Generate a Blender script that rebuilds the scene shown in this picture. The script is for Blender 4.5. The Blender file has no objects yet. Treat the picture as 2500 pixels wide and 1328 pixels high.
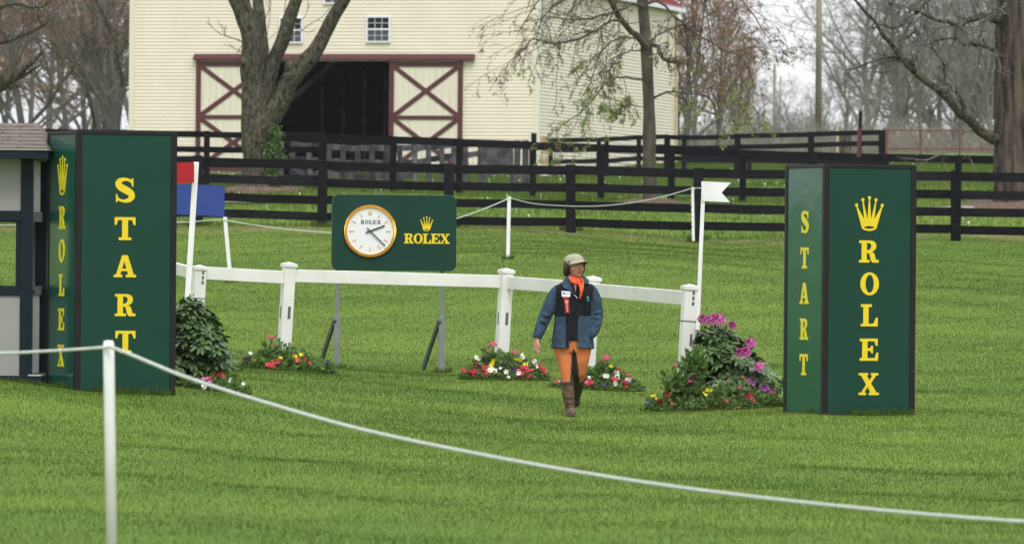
import bpy, bmesh, math, random
import numpy as np
from mathutils import Vector, Matrix

random.seed(7)
rng = np.random.default_rng(7)
S = bpy.context.scene
COL = S.collection
R = math.radians

# ------------------------------------------------------------------ camera
FPX = 15000.0          # focal length in photo pixels (2500 wide)
HORIZON = 640.0
CAMZ = 1.55
ROLL = R(0.5)
PITCH = -(664.0 - HORIZON) / FPX
_f = Vector((0, math.cos(PITCH), math.sin(PITCH)))
_r = Vector((math.cos(ROLL), 0, math.sin(ROLL)))
_r = (_r - _f * _r.dot(_f)).normalized()
_u = _r.cross(_f).normalized()
cam_data = bpy.data.cameras.new('camera')
cam = bpy.data.objects.new('camera', cam_data)
COL.objects.link(cam)
cam.matrix_world = Matrix(((_r.x, _u.x, -_f.x, 0), (_r.y, _u.y, -_f.y, 0), (_r.z, _u.z, -_f.z, CAMZ), (0, 0, 0, 1)))
cam_data.sensor_width = 36
cam_data.lens = 36 * FPX / 2500
cam_data.clip_start = 1
cam_data.clip_end = 6000
cam_data.dof.use_dof = True
cam_data.dof.focus_distance = 62
cam_data.dof.aperture_fstop = 7.5
S.camera = cam

# ------------------------------------------------------------------ light
SUN_EL, SUN_AZ = R(55), R(168)     # azimuth of the sun measured from +Y, clockwise
W = bpy.data.worlds.new("World"); S.world = W; W.use_nodes = True
nt = W.node_tree; nt.nodes.clear()
wo = nt.nodes.new('ShaderNodeOutputWorld'); bg = nt.nodes.new('ShaderNodeBackground')
sky = nt.nodes.new('ShaderNodeTexSky'); sky.sky_type = 'NISHITA'; sky.sun_disc = False
sky.sun_elevation = SUN_EL; sky.sun_rotation = SUN_AZ
sky.air_density = 1.0; sky.dust_density = 2.0; sky.ozone_density = 1.0
hs = nt.nodes.new('ShaderNodeHueSaturation'); hs.inputs['Saturation'].default_value = 0.22
nt.links.new(sky.outputs[0], hs.inputs['Color'])
# overcast: a bright, slightly uneven cloud layer hides most of the blue sky
tcw = nt.nodes.new('ShaderNodeTexCoord'); nzw = nt.nodes.new('ShaderNodeTexNoise'); nzw.inputs['Scale'].default_value = 3.0; nzw.inputs['Detail'].default_value = 4
crw = nt.nodes.new('ShaderNodeValToRGB'); crw.color_ramp.elements[0].position = .3; crw.color_ramp.elements[1].position = .7
crw.color_ramp.elements[0].color = (.80, .83, .88, 1); crw.color_ramp.elements[1].color = (1, 1, 1, 1)
sc_w = nt.nodes.new('ShaderNodeVectorMath'); sc_w.operation = 'SCALE'; sc_w.inputs['Scale'].default_value = 6.3
mxw = nt.nodes.new('ShaderNodeMix'); mxw.data_type = 'RGBA'; mxw.inputs[0].default_value = .85
nt.links.new(tcw.outputs['Generated'], nzw.inputs[0]); nt.links.new(nzw.outputs[0], crw.inputs[0]); nt.links.new(crw.outputs[0], sc_w.inputs[0])
sx_w = nt.nodes.new('ShaderNodeSeparateXYZ'); mr_w = nt.nodes.new('ShaderNodeMapRange'); mr_w.inputs[3].default_value = 5.2; mr_w.inputs[4].default_value = 9.0
nt.links.new(tcw.outputs['Generated'], sx_w.inputs[0]); nt.links.new(sx_w.outputs[2], mr_w.inputs[0]); nt.links.new(mr_w.outputs[0], sc_w.inputs['Scale'])
nt.links.new(hs.outputs[0], mxw.inputs[6]); nt.links.new(sc_w.outputs[0], mxw.inputs[7]); nt.links.new(mxw.outputs[2], bg.inputs[0])
bg.inputs[1].default_value = 0.13
nt.links.new(bg.outputs[0], wo.inputs[0])
sl = bpy.data.lights.new('sun', 'SUN'); sl.energy = 1.3; sl.angle = R(25); sl.color = (1, .965, .91)
so = bpy.data.objects.new('sun', sl); COL.objects.link(so)
so.rotation_euler = (R(90) - SUN_EL, 0, -SUN_AZ + math.pi)
S.view_settings.view_transform = 'Standard'; S.view_settings.look = 'None'
S.view_settings.gamma = 1; S.view_settings.use_curve_mapping = False
S.view_settings.exposure = 0.72
S.cycles.max_bounces = 6; S.cycles.transparent_max_bounces = 6

# ------------------------------------------------------------------ picture geometry helpers
def ray(px, py):
    return _f + _r * ((px - 1250) / FPX) + _u * ((664 - py) / FPX)
def P(px, py, d):
    return Vector((0, 0, CAMZ)) + ray(px, py) * d
def PY(px, py, Y):
    r = ray(px, py); return Vector((0, 0, CAMZ)) + r * (Y / r.y)
def Ds(s):
    return FPX / s
def hit_plane(px, py, o, n):
    r = ray(px, py); c = Vector((0, 0, CAMZ))
    return c + r * ((o - c).dot(n) / r.dot(n))

# ------------------------------------------------------------------ materials
def mat(name, col, rough=.6, var=0.0, scale=5.0, metal=0.0, bump=0.0, bscale=20., spec=.5, coat=0.0, obj_var=0.0, stretch=(1, 1, 1), col2=None, trans=0.0, bdist=.01):
    m = bpy.data.materials.new(name); m.use_nodes = True
    n = m.node_tree.nodes; l = m.node_tree.links
    b = n['Principled BSDF']
    b.inputs['Roughness'].default_value = rough
    b.inputs['Metallic'].default_value = metal
    b.inputs['Specular IOR Level'].default_value = spec
    b.inputs['Coat Weight'].default_value = coat
    b.inputs['Coat Roughness'].default_value = .05
    c = (*col, 1)
    b.inputs['Base Color'].default_value = c
    tc = n.new('ShaderNodeTexCoord'); mp = n.new('ShaderNodeMapping'); mp.inputs['Scale'].default_value = stretch
    l.new(tc.outputs['Object'], mp.inputs[0])
    last = None
    if var or col2:
        nz = n.new('ShaderNodeTexNoise'); nz.inputs['Scale'].default_value = scale; nz.inputs['Detail'].default_value = 6
        l.new(mp.outputs[0], nz.inputs[0])
        rp = n.new('ShaderNodeValToRGB')
        a = col2 if col2 else tuple(max(0, x * (1 - var)) for x in col)
        d = col if col2 else tuple(x * (1 + var) for x in col)
        rp.color_ramp.elements[0].position = .35; rp.color_ramp.elements[0].color = (*a, 1)
        rp.color_ramp.elements[1].position = .65; rp.color_ramp.elements[1].color = (*d, 1)
        l.new(nz.outputs[0], rp.inputs[0]); last = rp.outputs[0]
    if obj_var:
        oi = n.new('ShaderNodeObjectInfo'); mr = n.new('ShaderNodeMapRange')
        mr.inputs[3].default_value = 1 - obj_var; mr.inputs[4].default_value = 1 + obj_var
        l.new(oi.outputs['Random'], mr.inputs[0])
        h = n.new('ShaderNodeHueSaturation')
        if last: l.new(last, h.inputs['Color'])
        else: h.inputs['Color'].default_value = c
        l.new(mr.outputs[0], h.inputs['Value']); last = h.outputs[0]
    if last: l.new(last, b.inputs['Base Color'])
    if bump:
        nb = n.new('ShaderNodeTexNoise'); nb.inputs['Scale'].default_value = bscale; nb.inputs['Detail'].default_value = 5
        l.new(mp.outputs[0], nb.inputs[0])
        bp = n.new('ShaderNodeBump'); bp.inputs['Strength'].default_value = bump; bp.inputs['Distance'].default_value = bdist
        l.new(nb.outputs[0], bp.inputs['Height']); l.new(bp.outputs[0], b.inputs['Normal'])
    if trans:
        t = n.new('ShaderNodeBsdfTranslucent'); mx = n.new('ShaderNodeMixShader'); mx.inputs[0].default_value = trans
        if last: l.new(last, t.inputs[0])
        else: t.inputs[0].default_value = c
        l.new(b.outputs[0], mx.inputs[1]); l.new(t.outputs[0], mx.inputs[2])
        l.new(mx.outputs[0], n['Material Output'].inputs[0])
    return m

M = {}
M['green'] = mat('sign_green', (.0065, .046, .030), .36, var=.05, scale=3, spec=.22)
M['green_side'] = mat('sign_green_gloss_lightened', (.014, .100, .068), .12, var=.08, scale=2, spec=.6, bump=.1, bscale=1.6, bdist=.05)  # glossy side faces, green also lightened to paint in their reflections
M['green_board'] = mat('board_green', (.006, .040, .028), .4, var=.06, scale=3, spec=.22)
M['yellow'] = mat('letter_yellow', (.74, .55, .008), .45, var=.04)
M['yellow_side'] = mat('letter_yellow_side', (.80, .68, .015), .5)  # side letters, a brighter yellow than the front ones
M['black'] = mat('black_trim', (.008, .007, .008), .5, var=.2, spec=.3)
M['white'] = mat('white_vinyl', (.74, .74, .72), .4, var=.05, scale=3, col2=(.66, .66, .63), spec=.4)
M['whitep'] = mat('white_paint', (.78, .78, .80), .5, var=.05)
M['rope'] = mat('white_rope', (.48, .52, .48), .8, var=.12, scale=60)
M['slot'] = mat('slot_dark', (.10, .10, .10), .8)
M['gold'] = mat('gold', (.90, .68, .34), .16, metal=1.0, bump=.25, bscale=9)
M['dial'] = mat('dial_white', (.74, .74, .78), .35)
M['ink'] = mat('dark_ink', (.02, .035, .035), .35)
M['grey_metal'] = mat('grey_metal', (.20, .215, .225), .45, metal=.3, var=.1)
M['dark_metal'] = mat('dark_brace', (.06, .065, .062), .6, var=.2)
M['fence'] = mat('black_fence', (.0085, .009, .0115), .85, var=.5, scale=7, obj_var=.35, bump=.5, bscale=30, stretch=(1, 1, 4), spec=.12)
M['fence_old'] = mat('weathered_fence', (.065, .066, .074), .85, var=.5, scale=4, obj_var=.4, bump=.5, bscale=30, spec=.2)
M['siding'] = mat('cream_siding', (.705, .645, .53), .5, var=.03, scale=1.2, spec=.3)
M['cream'] = mat('cream_boards', (.66, .62, .51), .6, var=.05, scale=4, stretch=(3, 3, .3), spec=.3)
M['trimw'] = mat('cream_trim', (.66, .63, .52), .5)
M['winw'] = mat('window_white', (.72, .74, .82), .4)
M['maroon'] = mat('maroon_paint', (.078, .018, .021), .55, var=.12, scale=3)
M['redroof'] = mat('red_roof', (.20, .035, .04), .5, var=.15, scale=4)
M['pane'] = mat('window_pane', (.012, .015, .017), .1, spec=.2)
M['screen'] = mat('window_screen', (.075, .075, .088), .6, spec=.2)
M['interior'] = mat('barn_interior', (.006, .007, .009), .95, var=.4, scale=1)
M['bark1'] = mat('grey_bark', (.145, .132, .100), .95, var=.5, scale=17, col2=(.034, .034, .026), bump=1.0, bscale=30, stretch=(1, 1, .35), bdist=.09, spec=.1)
M['bark2'] = mat('young_bark', (.115, .103, .080), .95, col2=(.060, .055, .043), scale=8, bump=.8, bscale=30, stretch=(1, 1, .4), bdist=.03, spec=.1)
M['bark3'] = mat('shaggy_bark', (.135, .110, .092), .95, col2=(.032, .025, .021), scale=9, bump=1.0, bscale=14, stretch=(1, 1, .13), bdist=.10, spec=.1)
M['bg_twig'] = mat('hazed_bare_twigs', (.14, .108, .082), .95, var=.3, scale=.6, spec=.1, obj_var=.2)  # lighter than the near twigs, haze put into the colour
M['twig'] = mat('twigs', (.085, .066, .050), .95, var=.3, scale=2, spec=.1)
M['twig_brown'] = mat('brown_twigs', (.19, .125, .088), .95, var=.4, scale=.6, spec=.1, obj_var=.2)
M['twig_hazed'] = mat('hazed_grey_twigs', (.20, .195, .17), .95, var=.3, scale=.6, spec=.1, obj_var=.2)  # far twigs paled so their colour stands for haze
M['bg_bark'] = mat('dark_bark', (.13, .125, .115), .95, var=.4, scale=2, spec=.1, obj_var=.2)
M['bg_bark_hazed'] = mat('hazed_grey_green_bark', (.145, .142, .122), .95, var=.3, scale=2, spec=.1, obj_var=.2)  # far grey-green bark, lightened to paint in distance haze
M['bud_brown'] = mat('brown_buds', (.32, .17, .095), .9, var=.35, scale=1.0)
M['bud'] = mat('red_brown_buds', (.12, .06, .04), .9, var=.4, scale=2)
M['youngleaf'] = mat('young_leaf', (.26, .36, .09), .7, var=.3, scale=3, trans=.35)
M['ivy'] = mat('ivy_leaf', (.07, .13, .03), .5, var=.5, scale=5)
M['rhodo'] = mat('rhododendron_leaf', (.085, .145, .050), .36, var=.45, scale=7, spec=.5)
M['rhodo2'] = mat('rhododendron_leaf_fresh', (.10, .16, .055), .4, var=.3, scale=7)
M['leaf'] = mat('bedding_leaf', (.115, .20, .045), .6, var=.5, scale=12, trans=.4)
M['soil'] = mat('dark_soil', (.022, .014, .010), 1, var=.5, scale=14, bump=1, bscale=20, bdist=.04)
M['mulch'] = mat('mulch', (.12, .075, .05), 1, var=.6, scale=9, bump=1, bscale=15, bdist=.05)
for k, c in dict(red=(.62, .025, .06), pink=(.72, .12, .25), magenta=(.70, .19, .50), lilac=(.42, .14, .38), white=(.82, .82, .82), yellow=(.85, .66, .01),
                 purple=(.085, .03, .17), dark=(.018, .008, .02), orange=(.75, .13, .05), blue=(.10, .10, .38), bud=(.40, .06, .05)).items():
    M['p_' + k] = mat('petal_' + k, c, .6, var=.2, scale=30, trans=.15)
M['boothgrey'] = mat('booth_grey', (.30, .30, .29), .7, var=.04, scale=2)
M['navy'] = mat('booth_navy', (.005, .014, .022), .5, var=.15, spec=.2)
M['navy_light'] = mat('booth_edge', (.45, .47, .48), .5)
M['shingle'] = mat('shingle', (.155, .128, .108), .9, col2=(.088, .072, .062), scale=9, bump=.3, bscale=60)
M['redflag'] = mat('red_flag', (.38, .015, .024), .6, spec=.2)
M['blueboard'] = mat('blue_board', (.012, .042, .235), .5, var=.04)
M['polewood'] = mat('utility_pole', (.21, .18, .14), .9, var=.3, scale=3, stretch=(1, 1, .1))
M['gravel'] = mat('gravel', (.26, .24, .215), .95, var=.3, scale=20)
M['netpost'] = mat('rust_red', (.16, .05, .045), .7)
M['wood'] = mat('new_wood', (.42, .28, .15), .8, var=.3)
M['yellowpipe'] = mat('yellow_pipe', (.52, .45, .26), .6)
M['skin'] = mat('skin', (.54, .27, .20), .55, var=.07, scale=20)
M['lips'] = mat('lips', (.36, .12, .10), .5)
M['hair'] = mat('brown_hair', (.050, .026, .018), .6, var=.5, scale=40, stretch=(1, 1, .2), bump=.8, bscale=60)
M['cap'] = mat('beige_cap', (.34, .33, .245), .85, var=.08, scale=20)
M['cap_under'] = mat('cap_under', (.10, .09, .07), .9)
M['fleece'] = mat('blue_fleece', (.042, .070, .112), .95, var=.22, scale=16, bump=.6, bscale=45, spec=.1, bdist=.008)
M['jacket_black'] = mat('black_cloth', (.008, .009, .013), .8, var=.3, scale=9, bump=.4, bscale=14, spec=.2, bdist=.01)
M['trouser'] = mat('orange_trouser', (.60, .185, .068), .8, var=.10, scale=9, bump=.5, bscale=12, spec=.2, bdist=.012)
M['chaps'] = mat('dark_suede', (.022, .016, .015), .9, var=.3)
M['boot'] = mat('brown_boot', (.125, .075, .042), .65, var=.45, scale=11, bump=.7, bscale=16, bdist=.012)
M['boot_trim_shade'] = mat('boot_trim_and_shade', (.040, .024, .018), .65, var=.3, scale=9)  # dark bands of the front boot; also painted shade on the rear boot
M['scarf'] = mat('orange_scarf', (.72, .10, .022), .7, var=.18, scale=18, bump=.8, bscale=24, bdist=.01)
M['eyew'] = mat('eye_white', (.55, .52, .5), .3)
M['ribbonred'] = mat('ribbon_red', (.36, .012, .028), .45)
M['ribbonpale'] = mat('ribbon_pale', (.75, .42, .35), .5)
M['cyan'] = mat('badge_teal', (.03, .25, .30), .5)
M['carwhite'] = mat('far_white', (.6, .6, .62), .5)

# ------------------------------------------------------------------ object helpers
def link(o, parent=None):
    COL.objects.link(o)
    if parent is not None: o.parent = parent
    return o
def tag(o, label=None, cat=None, group=None, kind=None):
    if label: o['label'] = label
    if cat: o['category'] = cat
    if group: o['group'] = group
    if kind: o['kind'] = kind
    return o
def empty(name, loc, rz=0.0, label=None, cat=None, group=None):
    o = bpy.data.objects.new(name, None); o.location = loc; o.rotation_euler = (0, 0, rz); o.empty_display_size = .2
    link(o); return tag(o, label, cat, group)
def np_mesh(name, V, F, m, smooth=False, mi=None):
    me = bpy.data.meshes.new(name)
    V = np.asarray(V, dtype=np.float32); F = np.asarray(F, dtype=np.int32); k = F.shape[1]
    me.vertices.add(len(V)); me.vertices.foreach_set('co', V.ravel())
    me.loops.add(F.size); me.loops.foreach_set('vertex_index', F.ravel())
    me.polygons.add(len(F)); me.polygons.foreach_set('loop_start', np.arange(len(F), dtype=np.int32) * k)
    for x in (m if isinstance(m, (list, tuple)) else [m]): me.materials.append(x)
    if mi is not None: me.polygons.foreach_set('material_index', np.asarray(mi, dtype=np.int32))
    if smooth: me.polygons.foreach_set('use_smooth', np.ones(len(F), dtype=bool))
    me.update(calc_edges=True); me.validate()
    return me
class B:
    """collects shapes into one mesh"""
    def __init__(s): s.v = []; s.f = []
    def add(s, v, f):
        o = len(s.v); s.v += [tuple(x) for x in v]; s.f += [tuple(i + o for i in q) for q in f]; return s
    def box(s, x0, x1, y0, y1, z0, z1, T=None):
        v = [Vector((x, y, z)) for z in (z0, z1) for y in (y0, y1) for x in (x0, x1)]
        if T is not None: v = [T @ q for q in v]
        return s.add(v, [(0, 2, 3, 1), (4, 5, 7, 6), (0, 1, 5, 4), (2, 6, 7, 3), (0, 4, 6, 2), (1, 3, 7, 5)])
    def beam(s, a, b, w, h, up=Vector((0, 0, 1))):
        a = Vector(a); b = Vector(b); t = (b - a); L = t.length; t.normalize()
        n = t.cross(up); n.normalize(); u = n.cross(t)
        T = Matrix(((t.x, n.x, u.x, a.x), (t.y, n.y, u.y, a.y), (t.z, n.z, u.z, a.z), (0, 0, 0, 1)))
        return s.box(0, L, -w / 2, w / 2, -h / 2, h / 2, T)
    def tube(s, pts, rad, n=10, cap=True, sx=1.0):
        pts = [Vector(p) for p in pts]
        if not hasattr(rad, '__len__'): rad = [rad] * len(pts)
        tan = [((pts[min(i + 1, len(pts) - 1)] - pts[max(i - 1, 0)])).normalized() for i in range(len(pts))]
        ref = Vector((1, 0, 0)) if abs(tan[0].x) < .8 else Vector((0, 0, 1))
        o = len(s.v)
        for p, t, r in zip(pts, tan, rad):
            a = (ref - t * ref.dot(t)).normalized(); b = t.cross(a)
            for k in range(n):
                th = 2 * math.pi * k / n
                s.v.append(tuple(p + a * (r * math.cos(th) * sx) + b * (r * math.sin(th))))
        for i in range(len(pts) - 1):
            for k in range(n):
                k2 = (k + 1) % n
                s.f.append((o + i * n + k, o + i * n + k2, o + (i + 1) * n + k2, o + (i + 1) * n + k))
        if cap:
            s.f.append(tuple(o + k for k in reversed(range(n)))); s.f.append(tuple(o + (len(pts) - 1) * n + k for k in range(n)))
        return s
    def rings(s, rs, n=24):
        """rs: (cx,cy,cz,rx,ry[,power[,tiltx]]) horizontal superellipse rings"""
        o = len(s.v)
        for r in rs:
            cx, cy, cz, rx, ry = r[:5]; pw = r[5] if len(r) > 5 else 1.0; tl = r[6] if len(r) > 6 else 0.0
            for k in range(n):
                th = 2 * math.pi * k / n; c, q = math.cos(th), math.sin(th)
                x = rx * math.copysign(abs(c) ** pw, c); y = ry * math.copysign(abs(q) ** pw, q)
                s.v.append((cx + x, cy + y, cz + x * tl))
        for i in range(len(rs) - 1):
            for k in range(n):
                k2 = (k + 1) % n
                s.f.append((o + i * n + k, o + i * n + k2, o + (i + 1) * n + k2, o + (i + 1) * n + k))
        s.f.append(tuple(o + k for k in reversed(range(n)))); s.f.append(tuple(o + (len(rs) - 1) * n + k for k in range(n)))
        return s
    def ball(s, c, rx, ry, rz, n=14, m=9):
        rs = []
        for j in range(m):
            ph = -math.pi / 2 + math.pi * (j + .5) / m
            rs.append((c[0], c[1], c[2] + rz * math.sin(ph), rx * math.cos(ph), ry * math.cos(ph)))
        return s.rings(rs, n)
    def prism(s, poly, y0, y1, T=None):
        """poly in x,z extruded along y"""
        n = len(poly)
        v = [Vector((x, y0, z)) for x, z in poly] + [Vector((x, y1, z)) for x, z in poly]
        if T is not None: v = [T @ q for q in v]
        f = [tuple(range(n)), tuple(reversed(range(n, 2 * n)))] + [(i, i + n, (i + 1) % n + n, (i + 1) % n) for i in range(n)]
        return s.add(v, f)
    def mesh(s, name, m, smooth=False, fix=True):
        me = bpy.data.meshes.new(name); me.from_pydata(s.v, [], s.f)
        for x in (m if isinstance(m, (list, tuple)) else [m]): me.materials.append(x)
        if fix:
            bm = bmesh.new(); bm.from_mesh(me); bmesh.ops.recalc_face_normals(bm, faces=bm.faces); bm.to_mesh(me); bm.free()
        if smooth: me.polygons.foreach_set('use_smooth', [True] * len(me.polygons))
        me.update(); return me
    def obj(s, name, m, parent=None, smooth=False, bevel=0, seg=2):
        o = bpy.data.objects.new(name, s.mesh(name, m, smooth)); link(o, parent)
        if bevel:
            b = o.modifiers.new('bevel', 'BEVEL'); b.width = bevel; b.segments = seg; b.limit_method = 'ANGLE'; b.angle_limit = R(40)
        return o
def meshobj(name, me, parent=None, loc=None):
    o = bpy.data.objects.new(name, me)
    if loc is not None: o.location = loc
    return link(o, parent)
def copy_tree(o, parent=None):
    c = o.copy(); COL.objects.link(c); c.parent = parent
    for ch in list(o.children): copy_tree(ch, c)
    return c
def bake(o):
    """evaluate modifiers into a plain mesh"""
    bpy.context.view_layer.update()
    dg = bpy.context.evaluated_depsgraph_get()
    me = bpy.data.meshes.new_from_object(o.evaluated_get(dg)); o.modifiers.clear(); o.data = me; return o
def remesh(o, vox, smooth=0, keep=None):
    md = o.modifiers.new('r', 'REMESH'); md.mode = 'VOXEL'; md.voxel_size = vox; md.use_smooth_shade = True
    if smooth:
        sm = o.modifiers.new('s', 'SMOOTH'); sm.factor = .5; sm.iterations = smooth
    mats = list(o.data.materials); bake(o)
    o.data.materials.clear()
    for m in mats: o.data.materials.append(m)
    o.data.polygons.foreach_set('use_smooth', [True] * len(o.data.polygons))
    return o

# ------------------------------------------------------------------ terrain
ctrl = []
def cp(px, py, s):
    v = P(px, py, Ds(s)); ctrl.append((v.x, v.y, v.z)); return v
for a in [(265, 1325, 490), (900, 1328, 478), (1700, 1330, 470), (2500, 1330, 462),
          (145, 948, 263), (300, 957, 265), (60, 926, 262), (1958, 1008, 252), (2110, 1016, 254), (2236, 1010, 250),
          (1400, 1015, 250), (1000, 1090, 300), (1900, 1150, 320), (500, 1080, 310),
          (485, 887, 213), (705, 893, 211), (1235, 904, 208), (1452, 922, 210), (1680, 972, 231), (825, 905, 205), (1080, 912, 205),
          (565, 690, 152), (1240, 630, 150), (1690, 580, 124), (2100, 700, 160), (2500, 720, 160), (30, 690, 155),
          (0, 545, 124), (485, 551, 125), (787, 553, 125), (1395, 566, 125.5), (2335, 588, 128), (2700, 596, 128),
          (630, 468, 108), (1585, 490, 113), (2470, 500, 116), (960, 470, 107), (1302, 485, 108), (1640, 497, 108), (2100, 490, 110),
          (0, 440, 90), (320, 430, 79), (800, 426, 80), (1312, 424, 80), (1900, 425, 88), (2300, 405, 88), (2600, 405, 88),
          (0, 395, 62), (1250, 380, 60), (2500, 380, 62)]:
    cp(*a)
cx = np.array(ctrl)
def _k(r2): return np.where(r2 > 1e-9, .5 * r2 * np.log(np.maximum(r2, 1e-9)), 0)
def _nrm(X, Y): return np.stack([np.asarray(X) / 9.0, np.asarray(Y) / 28.0], -1)
_q = _nrm(cx[:, 0], cx[:, 1]); _n = len(_q)
_A = np.zeros((_n + 3, _n + 3))
_A[:_n, :_n] = _k(((_q[:, None] - _q[None]) ** 2).sum(-1)) + np.eye(_n) * .01
_A[:_n, _n] = 1; _A[:_n, _n + 1:] = _q; _A[_n, :_n] = 1; _A[_n + 1:, :_n] = _q.T
_w = np.linalg.solve(_A, np.concatenate([cx[:, 2], np.zeros(3)]))
def bumps(X, Y):
    return (.012 * np.sin(X * 1.7 + Y * .41 + 1) * np.sin(Y * .53 - X * .6) + .010 * np.sin(X * .8 - Y * .27 + 2) + .008 * np.sin(Y * 1.13 + X * 2.3)
            + .006 * np.sin(Y * 2.1 - X * 1.1 + .5) * np.sin(X * 3.1 + .3))
def Gz(X, Y):
    X = np.asarray(X, float); Y = np.asarray(Y, float); sh = X.shape
    X = X.ravel(); Y = Y.ravel()
    Xc = np.clip(X, -26, 26); Yc = np.clip(Y, 29, 262)
    out = np.empty(len(X))
    for i in range(0, len(X), 200000):
        q = _nrm(Xc[i:i + 200000], Yc[i:i + 200000])
        r2 = ((q[:, None] - _q[None]) ** 2).sum(-1)
        out[i:i + 200000] = _k(r2) @ _w[:_n] + _w[_n] + q @ _w[_n + 1:]
    out = out + bumps(X, Y) + np.clip(Y - 262, 0, None) * .006
    return out.reshape(sh)
def G(x, y): return float(Gz(np.array([x]), np.array([y]))[0])
def on_ground(px, Y):
    v = PY(px, 640, Y)
    for _ in range(3):
        z = G(v.x, Y); py = 664 - ((Vector((v.x, Y, z - CAMZ)).dot(_u)) / (Vector((v.x, Y, z - CAMZ)).dot(_f))) * FPX
        v = PY(px, py, Y)
    return Vector((v.x, Y, G(v.x, Y)))

def geo_axis(a, b, n, p=1.0): return a + (b - a) * np.linspace(0, 1, n) ** p
xs = np.concatenate([-geo_axis(26, 900, 10, 2)[::-1][:-1], np.linspace(-26, 26, 190), geo_axis(26, 900, 10, 2)[1:]])
ys = np.concatenate([np.linspace(-30, 27, 12), np.linspace(28, 200, 520), np.linspace(201, 400, 60), geo_axis(405, 3000, 14, 2)])
XX, YY = np.meshgrid(xs, ys); ZZ = Gz(XX, YY)
nx, ny = len(xs), len(ys)
idx = np.arange(nx * ny).reshape(ny, nx)
F = np.stack([idx[:-1, :-1], idx[:-1, 1:], idx[1:, 1:], idx[1:, :-1]], -1).reshape(-1, 4)

def grass_material(name, ground):
    m = bpy.data.materials.new(name); m.use_nodes = True; n = m.node_tree.nodes; l = m.node_tree.links
    b = n['Principled BSDF']; b.inputs['Roughness'].default_value = .9; b.inputs['Specular IOR Level'].default_value = .06
    tc = n.new('ShaderNodeTexCoord')
    def noise(scale, detail=3, off=0, st=(1, 1, 1)):
        mp = n.new('ShaderNodeMapping'); mp.inputs['Location'].default_value = (off, off, 0); mp.inputs['Scale'].default_value = st
        l.new(tc.outputs['Object'], mp.inputs[0])
        z = n.new('ShaderNodeTexNoise'); z.inputs['Scale'].default_value = scale; z.inputs['Detail'].default_value = detail
        l.new(mp.outputs[0], z.inputs[0]); return z.outputs[0]
    def ramp(src, a, b_, c0, c1):
        r = n.new('ShaderNodeValToRGB'); r.color_ramp.elements[0].position = a; r.color_ramp.elements[1].position = b_
        r.color_ramp.elements[0].color = (*c0, 1); r.color_ramp.elements[1].color = (*c1, 1); l.new(src, r.inputs[0]); return r.outputs[0]
    def mix(fac, a, b_, mode='MIX'):
        x = n.new('ShaderNodeMix'); x.data_type = 'RGBA'; x.blend_type = mode
        if isinstance(fac, float): x.inputs[0].default_value = fac
        else: l.new(fac, x.inputs[0])
        l.new(a, x.inputs[6]); l.new(b_, x.inputs[7]); return x.outputs[2]
    # broad patches: cooler green to yellow green, across the mowing direction
    base = ramp(noise(.26, 5, 0, (.6, 1, 1)), .40, .60, (.064, .130, .018), (.142, .216, .034))
    fine = ramp(noise(1.1, 5, 7, (.5, 1, 1)), .35, .7, (.072, .138, .020), (.160, .226, .040))
    c = mix(.45, base, fine)
    if ground:
        c = mix(.35, c, ramp(noise(22, 3), .3, .7, (.08, .13, .02), (.15, .21, .04)))
    else:
        at = n.new('ShaderNodeAttribute'); at.attribute_name = 'tint'
        dry = ramp(at.outputs['Fac'], 0, 1, (.85, .88, .84), (1.16, 1.13, 1.16))
        c = mix(1.0, c, dry, 'MULTIPLY')
        st = ramp(at.outputs['Fac'], .965, .975, (0, 0, 0), (1, 1, 1))
        bw = n.new('ShaderNodeRGBToBW'); l.new(st, bw.inputs[0])
        straw = n.new('ShaderNodeRGB'); straw.outputs[0].default_value = (.30, .28, .12, 1)
        c = mix(bw.outputs[0], c, straw.outputs[0])
    # worn, drier turf in a broken strip along the fence
    sp_ = n.new('ShaderNodeSeparateXYZ'); l.new(tc.outputs['Object'], sp_.inputs[0])
    m1 = n.new('ShaderNodeMath'); m1.operation = 'SUBTRACT'; l.new(sp_.outputs[1], m1.inputs[0]); m1.inputs[1].default_value = 118.6
    m2 = n.new('ShaderNodeMath'); m2.operation = 'ABSOLUTE'; l.new(m1.outputs[0], m2.inputs[0])
    m3 = n.new('ShaderNodeMapRange'); m3.inputs[1].default_value = .3; m3.inputs[2].default_value = 2.4; m3.inputs[3].default_value = 1; m3.inputs[4].default_value = 0; l.new(m2.outputs[0], m3.inputs[0])
    m4 = n.new('ShaderNodeMath'); m4.operation = 'MULTIPLY'; l.new(m3.outputs[0], m4.inputs[0]); l.new(ramp(noise(1.3, 4, 3), .42, .62, (0, 0, 0), (.8, .8, .8)), m4.inputs[1])
    dr = n.new('ShaderNodeRGB'); dr.outputs[0].default_value = (.24, .19, .10, 1); c = mix(m4.outputs[0], c, dr.outputs[0])
    if not ground:   # blades shade mostly like the turf they stand in
        ge = n.new('ShaderNodeNewGeometry'); vm = n.new('ShaderNodeVectorMath'); vm.operation = 'SCALE'; vm.inputs['Scale'].default_value = .28
        va = n.new('ShaderNodeVectorMath'); va.inputs[1].default_value = (0, 0, 1); vn = n.new('ShaderNodeVectorMath'); vn.operation = 'NORMALIZE'
        l.new(ge.outputs['Normal'], vm.inputs[0]); l.new(vm.outputs[0], va.inputs[0]); l.new(va.outputs[0], vn.inputs[0]); l.new(vn.outputs[0], b.inputs['Normal'])
    l.new(c, b.inputs['Base Color'])
    t = n.new('ShaderNodeBsdfTranslucent'); l.new(c, t.inputs[0]); mx = n.new('ShaderNodeMixShader'); mx.inputs[0].default_value = 0 if ground else .42
    l.new(b.outputs[0], mx.inputs[1]); l.new(t.outputs[0], mx.inputs[2]); l.new(mx.outputs[0], n['Material Output'].inputs[0])
    return m
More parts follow.
